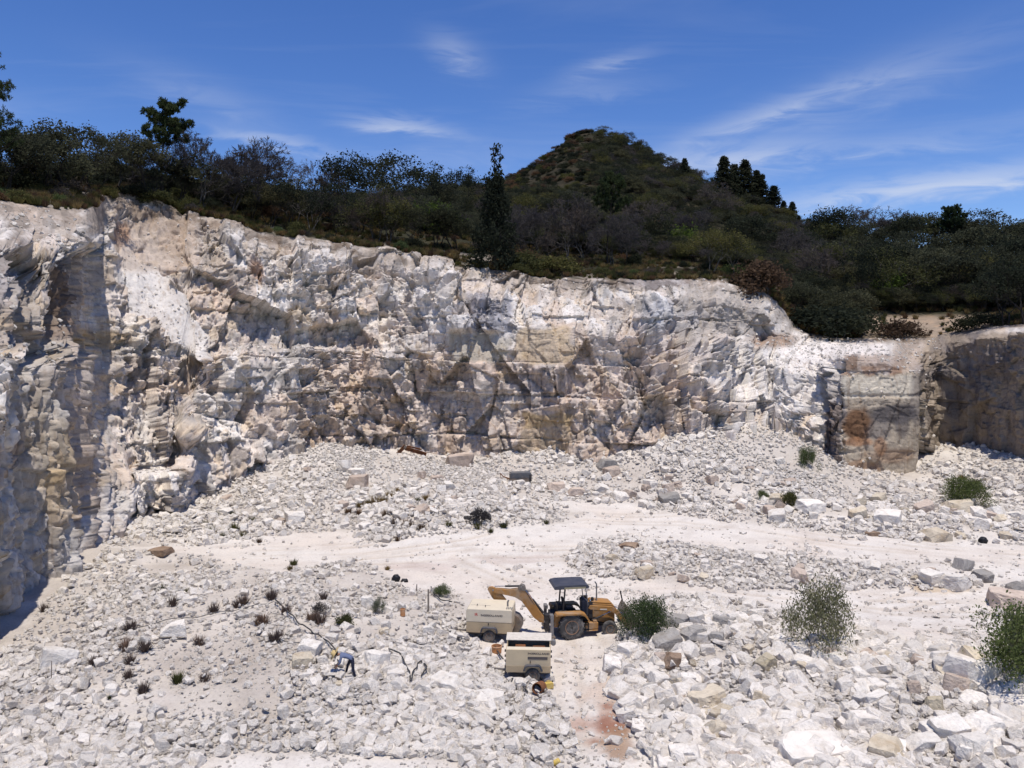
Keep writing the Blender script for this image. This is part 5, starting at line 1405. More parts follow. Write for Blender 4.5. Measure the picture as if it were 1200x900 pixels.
# ---- plants in the pit: name, kind, column, foot row, top row, width factor, label
PIT = [
    ('leafy_bush', 'pit_green', 757, 748, 690, .62, 'green leafy bush in front of the loader bucket'),
    ('silvery_bush', 'pit_grey', 957, 762, 682, .52, 'tall thin silvery bush with bare lower stems right of centre'),
    ('green_bush', 'pit_green', 1180, 802, 716, .74, 'big dense green bush at the right edge'),
    ('green_bush', 'pit_green', 1216, 790, 716, .74, 'green bush cut off by the right edge behind the big one'),
    ('roadside_bush', 'pit_green', 1132, 594, 556, .85, 'small green bush behind the roadside stones'),
    ('sapling', 'pit_green', 948, 549, 520, .5, 'lone dark green sapling growing on the scree fan'),
    ('small_shrub', 'shrub_olive', 926, 592, 572, .6, 'olive shrub in the stones below the sapling'),
    ('small_shrub', 'pit_green', 893, 588, 572, .6, 'small green shrub left of the olive shrub'),
    ('small_shrub', 'pit_green', 518, 700, 683, 1.0, 'low bright green shrub above the white compressor'),
    ('small_shrub', 'pit_grey', 445, 720, 697, .6, 'grey-green shrub among white stones left of centre'),
    ('small_shrub', 'shrub_olive', 405, 732, 716, .8, 'olive scrub at the edge of the left heap'),
    ('small_shrub', 'shrub_twig', 563, 616, 592, .8, 'blackish dead shrub on the mound by the road'),
    ('small_shrub', 'shrub_twig', 376, 722, 704, .8, 'dead grey shrub over the hose heap'),
    ('small_shrub', 'pit_green', 845, 728, 714, .9, 'low green shrub in the upper right rubble'),
    ('small_shrub', 'shrub_olive', 1142, 575, 562, .6, 'small olive shrub beside the roadside bush'),
]
for (nm, kind, px, pb, pt, wd, lab) in PIT:
    p = ground_hit(px, pb); tag(plant(nm, kind, p - Vector((0, 0, .08)), (pb - pt) * px_size(p) * 1.03, wd * vr.uniform(.9, 1.1)), lab, 'sapling' if nm == 'sapling' else 'bush', 'plants on the quarry floor')
TDESC = {'tuft_dry': 'straw-coloured grass tuft', 'tuft_olive': 'olive grass tuft', 'tuft_purple': 'purple-brown dry tuft', 'tuft_rust': 'reddish dry tuft'}
TUFTS = [(px, py, 'tuft_purple', s_) for px, py, s_ in [(153, 740, 15), (148, 762, 15), (170, 762, 16), (152, 778, 12), (110, 778, 12), (150, 795, 12), (168, 812, 14), (240, 798, 12), (234, 755, 13), (203, 710, 12), (250, 718, 14), (285, 708, 14), (318, 702, 14), (307, 732, 18), (335, 720, 13), (323, 752, 18), (380, 702, 12), (278, 712, 10), (375, 730, 16), (365, 726, 14), (52, 716, 10)]]
TUFTS += [(px, py, 'tuft_rust', s_) for px, py, s_ in [(452, 606, 11), (464, 614, 12), (478, 618, 14), (494, 622, 12), (440, 596, 10), (423, 604, 12), (408, 602, 10), (466, 634, 7), (304, 636, 7)]]
TUFTS += [(px, py, 'tuft_dry', s_) for px, py, s_ in [(448, 590, 13), (458, 584, 12), (440, 588, 12), (466, 578, 10), (432, 592, 10), (422, 594, 9), (1110, 566, 8), (1128, 562, 8), (852, 902, 13), (500, 586, 9), (454, 668, 7), (340, 668, 8)]]
TUFTS += [(px, py, 'tuft_olive', s_) for px, py, s_ in [(240, 616, 9), (246, 624, 10), (256, 606, 9), (262, 612, 8), (275, 622, 12), (285, 630, 9), (296, 612, 8), (272, 604, 7), (260, 630, 7), (208, 800, 14), (188, 694, 12), (220, 696, 10), (560, 620, 10), (590, 618, 11), (575, 624, 8), (526, 616, 9), (344, 662, 10), (405, 728, 11), (640, 614, 7), (490, 588, 8), (508, 592, 9), (128, 820, 6), (1066, 782, 8), (936, 780, 8), (1012, 776, 7)]]
for (px, py, k, s_) in TUFTS:
    p = ground_hit(px, py); o = obj('grass_tuft', PROTO[k][vr.randrange(3)], None, p - Vector((0, 0, .03)), (0, 0, vr.uniform(0, 6.28))); w = s_ * px_size(p); o.scale = (w * 1.15, w * 1.15, w * vr.uniform(.8, 1.1))
    note(o, ('large ' if s_ > 11 else 'small ') + TDESC[k], place_name(px, py), 'grass tuft', 'grass tufts on the quarry floor', px)

# ================================================================== MACHINES, WORKER, SMALL THINGS
mat_plain('machine_yellow', (.37, .18, .05), .6, .3, dirt=(.36, .27, .19), dirt_amt=1.0, scale=2.2)
mat_plain('machine_dark', (.025, .024, .026), .6, .3, dirt=(.16, .13, .11), dirt_amt=.4, scale=3)
mat_plain('canopy_paint', (.045, .05, .07), .5, .2, dirt=(.16, .15, .15), dirt_amt=.35, scale=2)
mat_plain('canopy_edge', (.30, .26, .16), .6, .2, scale=2)
mat_plain('tyre_rubber', (.055, .053, .052), .85, .3, dirt=(.26, .235, .21), dirt_amt=.95, scale=4)
mat_plain('rim_paint', (.27, .15, .085), .7, .3, dirt=(.30, .25, .2), dirt_amt=.6, scale=6)
mat_plain('steel_worn', (.20, .175, .15), .55, .4, metal=.35, dirt=(.28, .18, .11), dirt_amt=.6, scale=4)
mat_plain('steel_grey', (.23, .22, .215), .55, .25, metal=.3, dirt=(.30, .26, .22), dirt_amt=.5, scale=3)
mat_plain('chrome_rod', (.55, .55, .55), .25, .1, metal=1.0)
mat_plain('rusted', (.21, .085, .035), .85, .45, dirt=(.08, .04, .025), dirt_amt=.8, scale=3)
mat_plain('cream_paint', (.58, .465, .30), .5, .12, dirt=(.42, .34, .24), dirt_amt=.55, scale=1.6)
mat_plain('beige_paint', (.47, .36, .22), .55, .15, dirt=(.38, .28, .18), dirt_amt=.6, scale=1.8)
mat_plain('white_paint', (.68, .585, .43), .5, .08, dirt=(.50, .44, .36), dirt_amt=.45, scale=1.6)
mat_plain('dust_top', (.60, .54, .46), .95, .25, scale=7, dirt=(.5, .42, .34), dirt_amt=.5)
mat_plain('slate_paint', (.055, .06, .075), .6, .2, dirt=(.25, .22, .2), dirt_amt=.4, scale=3)
mat_plain('old_grey_paint', (.10, .105, .115), .75, .3, dirt=(.26, .2, .15), dirt_amt=.7, scale=2.4)
mat_plain('old_brown_paint', (.30, .24, .18), .8, .3, dirt=(.16, .1, .07), dirt_amt=.7, scale=2.4)
mat_plain('lettering_red', (.55, .07, .06), .6, .1)
mat_plain('lettering_dark', (.10, .085, .08), .6, .1)
mat_plain('lettering_pale', (.60, .56, .48), .6, .1)
mat_plain('hose_rubber', (.028, .027, .028), .7, .2, dirt=(.3, .28, .26), dirt_amt=.45, scale=6)
mat_plain('cable_grey', (.11, .105, .10), .7, .2)
mat_plain('wood_grey', (.24, .2, .16), .9, .3, scale=4)
mat_plain('orange_plastic', (.50, .22, .08), .6, .2, dirt=(.5, .38, .27), dirt_amt=.8, scale=4)
mat_plain('yellow_plastic', (.60, .42, .09), .5, .15, dirt=(.6, .5, .32), dirt_amt=.7, scale=6)
mat_plain('black_plastic', (.012, .012, .014), .5, .2)
mat_plain('shirt_blue', (.135, .16, .25), .9, .25, scale=9, spec=.1)
mat_plain('trousers_dark', (.03, .032, .05), .9, .3, scale=8, spec=.1)
mat_plain('straw', (.56, .42, .20), .85, .2, scale=20, spec=.1)
mat_plain('skin', (.30, .16, .10), .6, .1)
mat_plain('hair_black', (.012, .01, .009), .7, .2)
mat_plain('boot_leather', (.05, .035, .025), .7, .3)


def wheel(parent, c, r, w, side, lugs=0, name='wheel'):
    """tyre with shoulder profile and, for drive wheels, raised lugs; the dished rim is a sub-part. side = -1 faces the viewer"""
    m = MB()
    prof = [(r * .56, -w * .46), (r * .80, -w * .52), (r * .95, -w * .46), (r, -w * .30), (r, w * .30), (r * .95, w * .46), (r * .80, w * .52), (r * .56, w * .46)]
    m.lathe(prof, (0, 0, 0), 36)
    for k in range(lugs):
        for s_ in (-1, 1):
            a = 2 * math.pi * (k + (.25 if s_ > 0 else -.25)) / lugs
            m.box((r * 1.015 * math.cos(a), s_ * w * .24, r * 1.015 * math.sin(a)), (.055, w * .44, .075), (0, -a, 0))
    t = m.build('wheel' if name == 'wheel' else name, MATS['tyre_rubber'], parent, loc=c)
    g = MB(); o = side
    g.lathe([(r * .57, o * w * .40), (r * .55, o * w * .49), (r * .50, o * w * .46), (r * .46, o * w * .36), (r * .2, o * w * .33), (r * .19, o * w * .44), (r * .10, o * w * .46)], (0, 0, 0), 28)
    for k in range(8):
        a = 2 * math.pi * k / 8; g.cyl((r * .31 * math.cos(a), o * w * .30, r * .31 * math.sin(a)), (r * .31 * math.cos(a), o * w * .39, r * .31 * math.sin(a)), .022, 6)
    g.build('rim', MATS['rim_paint'], t)
    return t


def ram(parent, a, b, r, name='hydraulic_ram', split=.55):
    a, b = Vector(a), Vector(b); c = a.lerp(b, split)
    m = MB().tube([a, c], r, 12); o = m.build(name, MATS['machine_dark'], parent, smooth_=False)
    MB().tube([c, b], r * .5, 10).build('rod', MATS['chrome_rod'], o)
    return o


# ---- backhoe loader -------------------------------------------------------------
def backhoe():
    base = ground_hit(667, 750); base.z = float(gz(base.x, base.y + .9)); yaw = R(8.5)
    e = empty('backhoe_loader', Vector((base.x, base.y + .95, base.z)), yaw)
    tag(e, 'weathered yellow backhoe loader with dark canopy parked on the pale track', 'backhoe')
    Y, D = MATS['machine_yellow'], MATS['machine_dark']
    for s_ in (-1, 1):
        wheel(e, (0, s_ * .86, .70), .70, .42, s_, 16, 'rear_wheel')
        wheel(e, (2.2, s_ * .80, .44), .44, .28, s_, 0, 'front_wheel')
        # mudguard over the rear wheel
        m = MB(); m.prism([(-.92, 1.36), (-.86, 1.50), (.55, 1.50), (.78, 1.40), (1.02, 1.02), (.96, .98), (.72, 1.30), (.5, 1.40), (-.80, 1.40)], s_ * .60, s_ * 1.12)
        m.build('mudguard', Y, e, .012)
        m = MB(); m.prism([(-.92, 1.38), (-.92, .62), (-.55, .62), (-.40, 1.38)], s_ * .60, s_ * .66); m.build('side_plate', Y, e)
        m = MB(); m.tube([(1.12, s_ * .60, 1.05), (1.10, s_ * .60, 1.95)], .06, 8); m.box((1.15, s_ * .60, 1.5), (.22, .10, .9)); m.build('loader_tower', D, e)
        # loader arm with its bend
        m = MB(); m.prism([(1.02, 1.62), (1.10, 1.78), (2.35, 1.66), (2.72, 1.42), (3.42, .52), (3.36, .36), (3.20, .40), (2.52, 1.26), (2.25, 1.40), (1.10, 1.56)], s_ * .60, s_ * .72); m.build('loader_arm', Y, e, .012)
        ram(e, (1.22, s_ * .66, .92), (2.40, s_ * .66, 1.42), .055, 'lift_ram'); ram(e, (2.2, s_ * .50, 1.55), (3.30, s_ * .50, 1.02), .045, 'tilt_ram')
        # stabiliser leg folded upright behind the wheel
        m = MB(); m.box((-1.12, s_ * .98, .86), (.17, .14, 1.2)); m.box((-1.12, s_ * .86, 1.34), (.2, .34, .2)); o = m.build('stabiliser_leg', MATS['steel_grey'], e, .01); m = MB(); m.prism([(-1.32, .20), (-.92, .20), (-.98, .30), (-1.26, .30)], s_ * .80, s_ * 1.20); m.build('foot_pad', MATS['steel_worn'], o, .01)
    # chassis, engine bay and hood
    m = MB(); m.box((.55, 0, .80), (3.0, .72, .40)); m.box((-.75, 0, .95), (.6, 1.1, .62)); m.box((2.2, 0, .62), (.42, .6, .34)); m.build('chassis', D, e, .02)
    MB().cyl((2.2, -.75, .44), (2.2, .75, .44), .09).build('front_axle', D, e); MB().cyl((0, -.8, .70), (0, .8, .70), .15).build('rear_axle', D, e)
    m = MB(); m.prism([(1.14, .98), (1.14, 1.72), (1.25, 1.80), (2.46, 1.68), (2.58, 1.58), (2.60, .62), (2.40, .56), (1.6, .80)], -.44, .44); hood = m.build('hood', Y, e, .03)
    m = MB(); m.prism([(1.22, 1.81), (1.3, 1.90), (2.38, 1.77), (2.46, 1.70)], -.40, .40); m.build('hood_top', Y, hood, .02)
    MB().box((1.72, -.445, 1.50), (.62, .012, .20), (0, .05, 0)).build('side_grille', D, hood); MB().box((1.86, -.727, 1.53), (.40, .012, .07), (0, .06, 0)).build('name_strip', MATS['lettering_pale'], e)
    for k in range(6): MB().box((2.606, 0, .78 + .13 * k), (.012, .7, .05)).build('radiator_slat', D, hood)
    for s_ in (-1, 1): MB().lathe([(.07, 0), (.07, .05), (.05, .06)], (0, 0, 0), 14).build('headlight', MATS['chrome_rod'], e, loc=(1.12, s_ * .52, 2.0), rot=(0, 0, R(-90)))
    m = MB(); m.tube([(1.60, -.16, 1.80), (1.60, -.16, 2.72), (1.59, -.16, 2.82), (1.50, -.16, 2.95)], [.045, .04, .04, .04], 10); m.build('exhaust_stack', MATS['steel_grey'], e)
    MB().lathe([(.07, -.09), (.09, -.05), (.09, .05), (.07, .09)], (0, 0, 0), 14).build('air_cleaner', D, e, loc=(1.34, -.22, 1.99), rot=(R(90), 0, 0))
    # cab floor, steps, tank box
    m = MB(); m.box((.30, 0, 1.08), (1.5, 1.22, .10)); m.box((-.45, 0, 1.30), (.5, 1.2, .42)); m.build('cab_floor', D, e, .01)
    m = MB(); m.box((1.16, -.72, .68), (.72, .34, .34)); m.box((1.18, -.80, .44), (.64, .30, .05)); m.box((1.36, -.74, .90), (.2, .2, .14)); m.build('tool_box', Y, e, .012)
    m = MB()
    for k in range(2): m.box((.80, -.86, .50 + .26 * k), (.34, .2, .03))
    m.box((.64, -.86, .66), (.03, .2, .42)); m.box((.96, -.86, .66), (.03, .2, .42)); m.build('step', D, e)
    # seat, console, steering
    m = MB(); m.box((.02, 0, 1.50), (.50, .52, .14)); m.prism([(-.26, 1.50), (-.40, 2.06), (-.28, 2.10), (-.12, 1.56)], -.26, .26); m.build('seat', MATS['black_plastic'], e, .04)
    m = MB(); m.prism([(.78, 1.1), (.72, 1.92), (.86, 2.02), (1.10, 1.86), (1.14, 1.1)], -.34, .34); m.build('console', MATS['slate_paint'], e, .03)
    m = MB(); ring = [(.19 * math.cos(a), .19 * math.sin(a), 0) for a in np.linspace(0, 6.283, 21)]; m.tube(ring, .018, 6, False); m.cyl((0, 0, 0), (0, 0, -.35), .02, 8); m.box((0, 0, 0), (.36, .03, .02)); m.build('steering_wheel', MATS['black_plastic'], e, loc=(.66, 0, 2.02), rot=(0, R(-35), 0))
    for s_ in (-.16, .16): MB().tube([(-.62, s_, 1.4), (-.66, s_, 1.95)], .018, 6).build('control_lever', D, e)
    MB().box((-.55, 0, 1.62), (.24, .7, .34)).build('control_box', MATS['black_plastic'], e, .04)
    # canopy on four posts
    for x0, z0, x1 in ((-.42, 1.35, -.30), (1.02, 1.75, .86)):
        for s_ in (-1, 1):
            MB().tube([(x0, s_ * .58, z0), (x1, s_ * .58, 2.80)], .045 if x0 < 0 else .026, 8).build('canopy_post', D if x0 < 0 else MATS['steel_grey'], e)
    m = MB(); m.prism([(-.92, 2.76), (-.98, 2.86), (-.88, 2.96), (-.60, 3.00), (.75, 3.00), (.96, 2.96), (1.04, 2.87), (1.00, 2.78)], -.78, .78); can = m.build('canopy', MATS['canopy_paint'], e, .02)
    MB().box((.22, -.787, 2.83), (1.2, .012, .10)).build('edge_band', MATS['canopy_edge'], can)
    # loader bucket rolled back against the arms
    m = MB(); prof = [(3.30, .10), (3.95, .20), (4.15, .42), (4.10, .46), (3.90, .28), (3.40, .22), (3.28, .60), (3.32, 1.05), (3.48, 1.40), (3.42, 1.46), (3.22, 1.10), (3.16, .55)]
    m.prism(prof, -1.08, 1.08); bk = m.build('loader_bucket', MATS['steel_worn'], e, .01)
    for s_ in (-1, 1):
        MB().prism([(3.20, .30), (3.34, .16), (4.02, .30), (4.04, .46), (3.46, 1.34), (3.30, 1.05)], s_ * 1.08, s_ * 1.11).build('side_cheek', MATS['steel_worn'], bk)
    for k in range(6): MB().prism([(4.10, .40), (4.34, .56), (4.32, .60), (4.08, .48)], -1.0 + k * .38, -.90 + k * .38).build('tooth', MATS['steel_grey'], bk)
    MB().tube([(3.44, .95, 1.40), (3.30, .95, 2.0)], .04, 8).build('bucket_link', D, e)
    # digging arm at the back, swung aside
    sw = R(180 - 18)
    # arm frame: +X points along the swung boom
    piv = Vector((-1.18, 0, 0))

    def W(r, z, y=0.0): return (piv.x + r * math.cos(sw) - y * math.sin(sw), piv.y + r * math.sin(sw) + y * math.cos(sw), z)
    m = MB(); m.box((-1.22, 0, .72), (.26, .46, .95)); m.cyl((-1.30, 0, .34), (-1.30, 0, 1.20), .12, 12); m.build('swing_post', D, e, .02)

    def plate(name, prof, hw, mat, bev=.012, parent=e):
        mm = MB(); n = len(prof); pts = [W(r, z, -hw) for r, z in prof] + [W(r, z, hw) for r, z in prof]
        mm._add(pts, [tuple(range(n)), tuple(range(2 * n - 1, n - 1, -1))] + [(i, i + n, (i + 1) % n + n, (i + 1) % n) for i in range(n)])
        return mm.build(name, mat, parent, bev)
    plate('boom', [(.05, .70), (.02, .92), (.30, 1.16), (.62, 1.62), (.98, 2.16), (1.30, 2.50), (1.52, 2.62), (1.72, 2.56), (2.15, 2.48), (2.95, 2.50), (3.10, 2.40), (3.02, 2.26), (2.30, 2.16), (1.85, 2.08), (1.45, 1.86), (1.10, 1.42), (.78, .98), (.42, .72)], .13, Y)
    plate('dipper', [(3.34, 2.56), (3.42, 2.44), (3.16, 1.98), (2.55, 1.36), (2.15, 1.02), (2.02, 1.10), (2.30, 1.50), (2.36, 1.86), (2.86, 2.46), (3.14, 2.58)], .10, Y)
    ram(e, W(.22, 1.22), W(1.36, 2.60), .06, 'boom_ram'); ram(e, W(1.50, 2.70), W(3.02, 2.60), .055, 'dipper_ram', .6); ram(e, W(2.85, 2.28, 0), W(2.05, 1.42, 0), .05, 'bucket_ram')
    plate('boom_knuckle', [(1.22, 2.46), (1.30, 2.74), (1.50, 2.82), (1.66, 2.66), (1.60, 2.50)], .155, MATS['steel_worn'])
    for (r, z) in ((.12, .80), (1.46, 2.68), (3.08, 2.42), (2.10, 1.08)): MB().tube([W(r, z, -.20), W(r, z, .20)], .05, 10).build('pivot_pin', MATS['steel_grey'], e)
    b_ = plate('digging_bucket', [(2.16, 1.14), (1.92, 1.16), (1.62, 1.04), (1.42, .76), (1.42, .42), (1.60, .14), (1.92, .06), (2.02, .10), (1.72, .22), (1.56, .46), (1.58, .74), (1.76, .94), (2.14, 1.00)], .36, MATS['steel_worn'])
    for s_ in (-1, 1):
        mm = MB(); pr = [(2.1, 1.08), (1.62, .98), (1.46, .72), (1.48, .44), (1.64, .18), (2.0, .10)]; n = len(pr); pts = [W(r, z, s_ * .36) for r, z in pr] + [W(r, z, s_ * .385) for r, z in pr]
        mm._add(pts, [tuple(range(n)), tuple(range(2 * n - 1, n - 1, -1))] + [(i, i + n, (i + 1) % n + n, (i + 1) % n) for i in range(n)]); mm.build('side_plate', MATS['steel_worn'], b_)
    for k in range(4): MB().tube([W(1.95, .09, -.27 + .18 * k), W(2.18, .10, -.27 + .18 * k)], [.045, .02], 6).build('tooth', MATS['steel_grey'], b_)
    for s_ in (-.08, .08): MB().tube([W(.3, 1.1, s_), W(.9, 1.98, s_ * 1.6), W(1.3, 2.58, s_ * 1.6)], .022, 6).build('hydraulic_hose', MATS['hose_rubber'], e)
    return e


backhoe()


def lettering(txt, size, mat, parent, loc, rot=(math.pi / 2, 0, 0)):
    cu = bpy.data.curves.new('lettering', 'FONT'); cu.body = txt; cu.size = size; cu.extrude = .002; cu.align_x = 'LEFT'; cu.offset = .004
    cu.materials.append(MATS[mat]); t_ = bpy.data.objects.new('lettering', cu); COL.objects.link(t_); bpy.context.view_layer.update()
    me = bpy.data.meshes.new_from_object(t_.evaluated_get(bpy.context.evaluated_depsgraph_get())); bpy.data.objects.remove(t_)
    if not me.materials: me.materials.append(MATS[mat])
    return obj('lettering', me, parent, loc, rot)


# ---- two towed air compressors ---------------------------------------------------
def compressor_white():
    c = ground_hit(575, 754); e = empty('air_compressor', Vector((c.x, c.y + 1.0, float(gz(c.x, c.y + 1.0)))), R(-7))
    tag(e, 'boxy white air compressor with beige lower half and red logo behind the cream one', 'compressor', 'towed air compressors')
    L, Wd = 2.5, 1.75
    m = MB(); m.prism([(-L / 2, 1.12), (-L / 2, 1.72), (-L / 2 + .08, 1.82), (L / 2 - .05, 1.82), (L / 2, 1.76), (L / 2, 1.12)], -Wd / 2, Wd / 2); m.build('upper_housing', MATS['white_paint'], e, .02)
    m = MB(); m.box((0, 0, .82), (L - .02, Wd - .02, .596)); m.build('lower_housing', MATS['beige_paint'], e, .015)
    MB().box((0, 0, .46), (L - .3, Wd - .3, .12)).build('chassis', MATS['machine_dark'], e)
    for s_ in (-1, 1):
        wheel(e, (.02, s_ * (Wd / 2 - .02), .34), .34, .22, s_)
        m = MB(); m.prism([(-.46, .58), (-.40, .80), (-.30, .88), (.34, .88), (.44, .80), (.50, .58), (.42, .58), (.37, .76), (.30, .81), (-.26, .81), (-.34, .76), (-.38, .58)], s_ * (Wd / 2 - .22), s_ * (Wd / 2 + .16)); m.build('mudguard', MATS['slate_paint'], e, .01)
    m = MB()
    for s_ in (-1, 1): m.tube([(-L / 2, s_ * .55, .50), (-L / 2 - 1.1, s_ * .08, .42)], .05, 8)
    m.tube([(-L / 2 - 1.0, 0, .42), (-L / 2 - 1.55, 0, .38)], .06, 8); m.build('drawbar', MATS['steel_worn'], e)
    MB().tube([(-L / 2 - 1.3, 0, .42), (-L / 2 - 1.3, 0, .02)], .04, 8).build('jack_stand', MATS['steel_worn'], e)
    MB().tube([(.95, -.2, 1.82), (.95, -.2, 2.06), (1.0, -.2, 2.16)], .05, 10).build('exhaust_pipe', MATS['steel_grey'], e)
    for k in range(4): MB().box((.95 + .09 * k, -.55, 1.836), (.05, .30, .03)).build('vent_slat', MATS['steel_grey'], e)
    for (x, y) in ((-.72, -.3), (-.25, -.42)): MB().tube([(x, y - .1, 1.80), (x, y - .1, 1.88), (x, y + .1, 1.88), (x, y + .1, 1.80)], .014, 6).build('lid_handle', MATS['machine_dark'], e)
    MB().box((-.55, -.2, 1.8235), (1.1, .015, .006)).build('lid_seam', MATS['lettering_dark'], e); MB().box((-.02, -Wd / 2 - .006, 1.02), (.05, .015, .12)).build('latch', MATS['machine_dark'], e)
    MB().box((L / 2 + .006, -.2, 1.3), (.012, .9, .7)).build('end_door', MATS['cream_paint'], e)
    lettering('IR', .21, 'lettering_red', e, (-.78, -Wd / 2 - .005, 1.46)); lettering('INGERSOLL-RAND', .145, 'lettering_dark', e, (-.44, -Wd / 2 - .005, 1.45))
    return e


def compressor_cream():
    c = ground_hit(620, 797); e = empty('air_compressor', Vector((c.x, c.y + .85, float(gz(c.x, c.y + .85)))), R(-3))
    tag(e, 'dusty cream air compressor with open top panel and dark stripe, nearest machine', 'compressor', 'towed air compressors')
    L, Wd = 2.15, 1.6
    # hollow body: walls, floor, far lid dusty, near lid strip; a gap between shows the engine
    m = MB(); m.prism([(-L / 2, .48), (-L / 2, 1.52), (-L / 2 + .05, 1.60), (L / 2 - .05, 1.60), (L / 2, 1.52), (L / 2, .48)], -Wd / 2, -Wd / 2 + .05); m.build('front_panel', MATS['cream_paint'], e, .015)
    MB().box((0, -Wd / 2 + .22, 1.575), (L - .06, .36, .04)).build('near_lid', MATS['white_paint'], e, .012)
    MB().box((0, .40, 1.80), (L + .06, .82, .05), (R(5), 0, 0)).build('far_lid', MATS['dust_top'], e, .02)
    MB().box((0, .80, 1.12), (L - .01, .05, 1.3)).build('rear_panel', MATS['cream_paint'], e, .01)
    for s_ in (-1, 1): MB().prism([(-.75, .48), (.79, .48), (.79, 1.74), (0, 1.76), (-.02, 1.58), (-.75, 1.56)], -.03, .03).build('end_panel', MATS['beige_paint'], e, .008, loc=(s_ * (L / 2 - .035), 0, 0), rot=(0, 0, R(90)))
    m = MB(); m.box((0, -.02, 1.02), (L - .3, .6, .7)); m.box((-.4, -.1, 1.42), (.5, .4, .24)); m.cyl((.2, -.1, 1.42), (.8, -.1, 1.42), .12); m.build('engine', MATS['rusted'], e, .02)
    MB().box((0, 0, .45), (L - .2, Wd - .2, .1)).build('chassis', MATS['machine_dark'], e)
    MB().box((0, -Wd / 2 - .004, .66), (L - .04, .012, .30)).build('lower_band', MATS['beige_paint'], e)
    MB().box((.45, -Wd / 2 - .006, 1.20), (.95, .012, .13)).build('stripe', MATS['lettering_dark'], e); lettering('INGERSOLL-RAND', .125, 'lettering_dark', e, (-.02, -Wd / 2 - .004, 1.38))
    MB().tube([(.10, -Wd / 2 - .03, .96), (.10, -Wd / 2 - .03, 1.08)], .022, 6).build('latch', MATS['machine_dark'], e)
    for z in (.72, 1.25, 1.5):
        for s_ in (-1, 1): MB().box((s_ * (L / 2 + .03), -Wd / 2 + .12, z), (.06, .10, .09)).build('hinge', MATS['machine_dark'], e)
    for s_ in (-1, 1):
        wheel(e, (.22, s_ * (Wd / 2 - .02), .36), .36, .22, s_)
        m = MB(); m.prism([(-.24, .62), (-.16, .84), (-.06, .90), (.52, .90), (.62, .82), (.70, .62), (.62, .62), (.56, .78), (.50, .83), (-.02, .83), (-.10, .78), (-.16, .62)], s_ * (Wd / 2 - .2), s_ * (Wd / 2 + .16)); m.build('mudguard', MATS['slate_paint'], e, .01)
    m = MB()
    for s_ in (-1, 1): m.tube([(-L / 2, s_ * .5, .5), (-L / 2 - 1.2, s_ * .06, .40)], .045, 8)
    m.tube([(-L / 2 - 1.1, 0, .4), (-L / 2 - 1.6, 0, .34)], .055, 8); m.build('drawbar', MATS['steel_worn'], e)
    MB().tube([(-L / 2 - 1.4, 0, .38), (-L / 2 - 1.4, 0, .0)], .04, 8).build('jack_stand', MATS['steel_worn'], e)
    MB().tube([(L / 2 + .12, .1, 1.60), (L / 2 + .12, .34, 1.60)], .13, 14).build('air_filter', MATS['steel_grey'], e)
    return e


compressor_white(); cc = compressor_cream()


# ---- old trailer compressor in the scree
def old_trailer():
    p = ground_hit(610, 567); e = empty('old_trailer', Vector((p.x, p.y + .6, p.z - .02)), R(4)); tag(e, 'small rusty grey trailer with drawbar half sunk in the scree', 'trailer')
    m = MB(); m.prism([(-1.15, .62), (-1.15, 1.05), (-1.02, 1.16), (1.0, 1.16), (1.15, 1.02), (1.15, .62)], -.6, .6); m.build('hood', MATS['old_grey_paint'], e, .03)
    MB().box((-.1, 0, .42), (2.1, 1.12, .39)).build('body', MATS['old_brown_paint'], e, .02); MB().box((1.0, 0, .62), (.28, 1.22, .7)).build('end_grille', MATS['machine_dark'], e, .02)
    for s_ in (-1, 1): wheel(e, (-.2, s_ * .62, .30), .30, .18, s_)
    m = MB(); m.tube([(-1.1, -.4, .4), (-1.9, 0, .75)], .045, 8); m.tube([(-1.1, .4, .4), (-1.9, 0, .75)], .045, 8); m.tube([(-1.85, 0, .72), (-2.15, 0, 1.05)], .05, 8); m.tube([(-2.15, 0, 1.05), (-2.0, 0, .1)], .03, 8); m.build('drawbar', MATS['rusted'], e)


old_trailer()


# ---- rusty girder (bent jib) lying at the cliff foot
def girder():
    p = ground_hit(482, 534); e = empty('rusty_girder', p, 0); tag(e, 'bent rusty steel girder lying at the foot of the cliff', 'girder')

    def ibeam(name, a, b, w, h):
        a, b = Vector(a), Vector(b); d = b - a; m = MB(); L = d.length
        for z in (-h / 2, h / 2): m.box((L / 2, 0, z), (L, w, .05))
        m.box((L / 2, 0, 0), (L, .04, h - .06)); o = m.build(name, MATS['rusted'], e, loc=a); o.rotation_euler = d.to_track_quat('X', 'Z').to_euler()
    ibeam('upright_beam', (-1.9, 0, -.1), (-.7, .25, 1.15), .26, .34); ibeam('long_beam', (-.75, .2, .85), (1.75, .1, .12), .26, .36); ibeam('top_flange', (-.5, .25, 1.1), (1.2, .15, .70), .14, .12)
    MB().cyl((-.72, -.05, .98), (-.72, .5, .98), .16).build('hinge_pin', MATS['steel_worn'], e)


girder()


